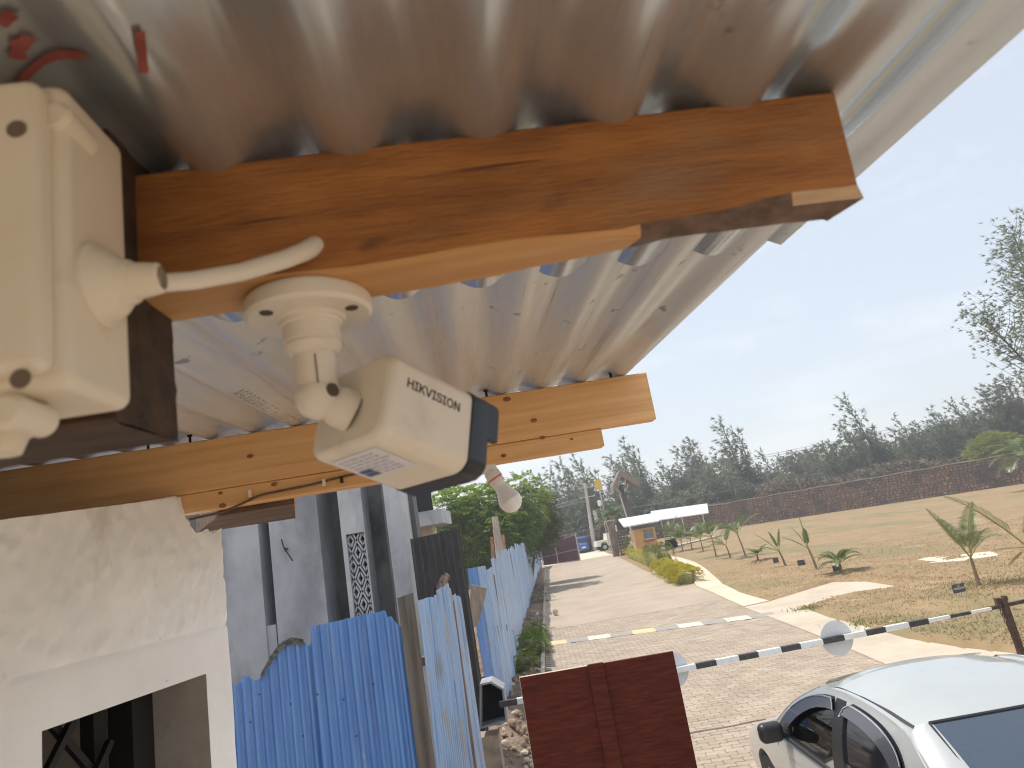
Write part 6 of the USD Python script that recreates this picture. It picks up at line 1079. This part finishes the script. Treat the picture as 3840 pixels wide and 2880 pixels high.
# roof skin with drip channels, screens
uy, ux = np.linspace(.20, -1.00, 34), np.linspace(-1, 1, 31); P = []
def roof_w(y): return np.interp(y, [-1.00, -.85, -.3, .2], [.580, .595, .605, .590])
for y in uy:
    zc = np.interp(y, [-1.0, -.9, -.65, -.35, 0, .12, .20], [1.400, 1.424, 1.455, 1.468, 1.455, 1.435, 1.415]); w = roof_w(y); P.append([(u * w, y + .05 * (1 - u * u) * (1 if y > .1 else 0) - .035 * (1 - u * u) * (1 if y < -.93 else 0), zc - .075 * abs(u) ** 2.6) for u in ux])
P = np.array(P); part(car, 'roof', G().grid(P).grid(P - A3(0, 0, .012), flip=True), cp, True, local=True)
for sx in (-1, 1):
    chn, rail_ = [], []
    for y in uy:
        k = list(uy).index(y); e = P[k, -1 if sx > 0 else 0]; chn.append([e + A3(0, 0, -.003), e + A3(sx * .012, 0, -.012), e + A3(sx * .022, 0, -.006)]); zz_ = np.interp(y, [-1.20, -.95, -.6, -.2, .1, .3], [1.262, 1.360, 1.401, 1.408, 1.378, 1.315]); xx = sidex(zz_) * sx
        a = e + A3(sx * .022, 0, -.006); b = A3(xx, y, zz_); rail_.append([a, a * .62 + b * .38 + A3(sx * .012, 0, .006), a * .25 + b * .75 + A3(sx * .012, 0, .003), b + A3(sx * .002, 0, -.003)])
    part(car, 'drip_channel', G().grid(np.array(chn)), rubber, True, local=True); part(car, 'roof_rail', G().grid(np.array(rail_)), cp, True, local=True)
    # rear quarter and front pillars joining roof, screens and body
    a0, a1 = np.array(rail_[-1][0]), A3(sx * .625, -1.62, .985); b0 = A3(sx * sidex(1.235), -1.20, 1.235); b1 = A3(sx * .80, -1.70, .945); s = np.linspace(0, 1, 14)[:, None]; a0 = A3(sx * .560, -1.0, 1.402); a1 = A3(sx * .600, -1.64, .992); A_ = a0 * (1 - s) + a1 * s + A3(0, -.012, .026) * np.sin(s * pi); B_ = np.vstack([[sx * sidex(z) + sx * .003, y, z] for y, z in zip(np.interp(s[:, 0], [0, .5, 1], [-1.0, -1.38, -1.72]), np.interp(s[:, 0], [0, .5, 1], [1.342, 1.150, .945]))]); part(car, 'rear_pillar', G().grid(np.stack([A_, A_ * .5 + B_ * .5 + A3(sx * .028, -.012, .022), B_])), cp, True, local=True)
    a0 = np.array(rail_[0][0]); A_ = a0 * (1 - s) + A3(sx * .69, .93, .925) * s + A3(0, .03, .03) * np.sin(s * pi); B_ = np.vstack([[sx * sidex(z) + sx * .003, y, z] for y, z in zip(np.interp(s[:, 0], [0, .33, .7, 1], [.20, .5, .78, .98]), np.interp(s[:, 0], [0, .33, .7, 1], [1.350, 1.22, 1.045, .91]))]); part(car, 'front_pillar', G().grid(np.stack([A_, A_ * .5 + B_ * .5 + A3(sx * .015, .01, .012), B_])), cp, True, local=True)
def screen(y0, z0, w0, y1, z1, w1, bow, off): 
    s, u = np.linspace(0, 1, 12), np.linspace(-1, 1, 21); return np.array([[(q * (w0 + (w1 - w0) * t), y0 + (y1 - y0) * t + bow * (1 - q * q), z0 + (z1 - z0) * t + off * math.sin(pi * t) + .012 * (1 - q * q)) for q in u] for t in s])
part(car, 'windscreen', G().grid(screen(.205, 1.388, .575, .97, .935, .70, .06, .03)), glass_s, True, local=True)
rs = screen(-1.012, 1.395, .575, -1.66, .985, .625, -.04, .02); part(car, 'rear_screen', G().grid(rs), glass_r, True, local=True)
part(car, 'screen_seal', G().tube(rs[0] + A3(0, 0, .004), .008, 6), rubber, local=True); 
for q in (0, -1): part(car, 'screen_seal', G().tube(rs[:, q] + A3(0, 0, .003), .007, 6), rubber, local=True)
inn = M('car_inside', (.05, .05, .05), (.08, .08, .078), scale=4, rough=.8, obj=True); grey_i = M('car_dash', (.16, .17, .17), rough=.7)
part(car, 'floor', G().box((0, -.10, .42), (1.42, 1.6, .02)), inn, local=True); part(car, 'dashboard', G().mesh(hullbox((1.36, .42, .30), .08, 8), lambda v: v + A3(0, .66, .80)), grey_i, 40, local=True)
for sx in (-.36, .36): part(car, 'seat', G().mesh(hullbox((.50, .50, .20), .07, 8), lambda v: v + A3(sx, .0, .52)).mesh(hullbox((.48, .16, .62), .07, 8), lambda v: v + A3(sx, -.30 - (v[:, 2:3] * 0).sum() * 0, .84)).mesh(hullbox((.26, .10, .18), .04, 8), lambda v: v + A3(sx, -.36, 1.22)), inn, 40, local=True)
part(car, 'rear_seat', G().mesh(hullbox((1.25, .2, .6), .08, 8), lambda v: v + A3(0, -.95, .80)), inn, 40, local=True)
part(car, 'steering_wheel', G().tube([A3(.36 + .18 * math.cos(a), .40 + .06 * math.sin(a), .88 + .17 * math.sin(a)) for a in np.linspace(0, 2 * pi, 25)], .014, 7, False), blk, local=True)
part(car, 'grille', G().box((0, 2.225, .55), (.7, .03, .08)), blk, local=True); part(car, 'number_plate', G().box((0, 2.27, .38), (.45, .015, .11)), M('plate_plain', (.6, .6, .58), rough=.5), local=True)
for sx in (-.25, .25): part(car, 'wiper', G().bar((sx, .985, .955), (sx + .42, .90, .985), .012, .012), blk, local=True)
# ================================================================ thin haze over the far trees
hz = usdkit.material(stage, '/World/Looks/haze_air', {'v': ('principled_volume', dict(color=(.93, .95, .98), density=.0015, anisotropy=.3))}, (), volume='v.volume')
solo('haze', 'thin pale haze hanging in the air over the whole place', 'haze', G().box((40, 70, 11.5), (420, 320, 25.5)), hz, kind='stuff')
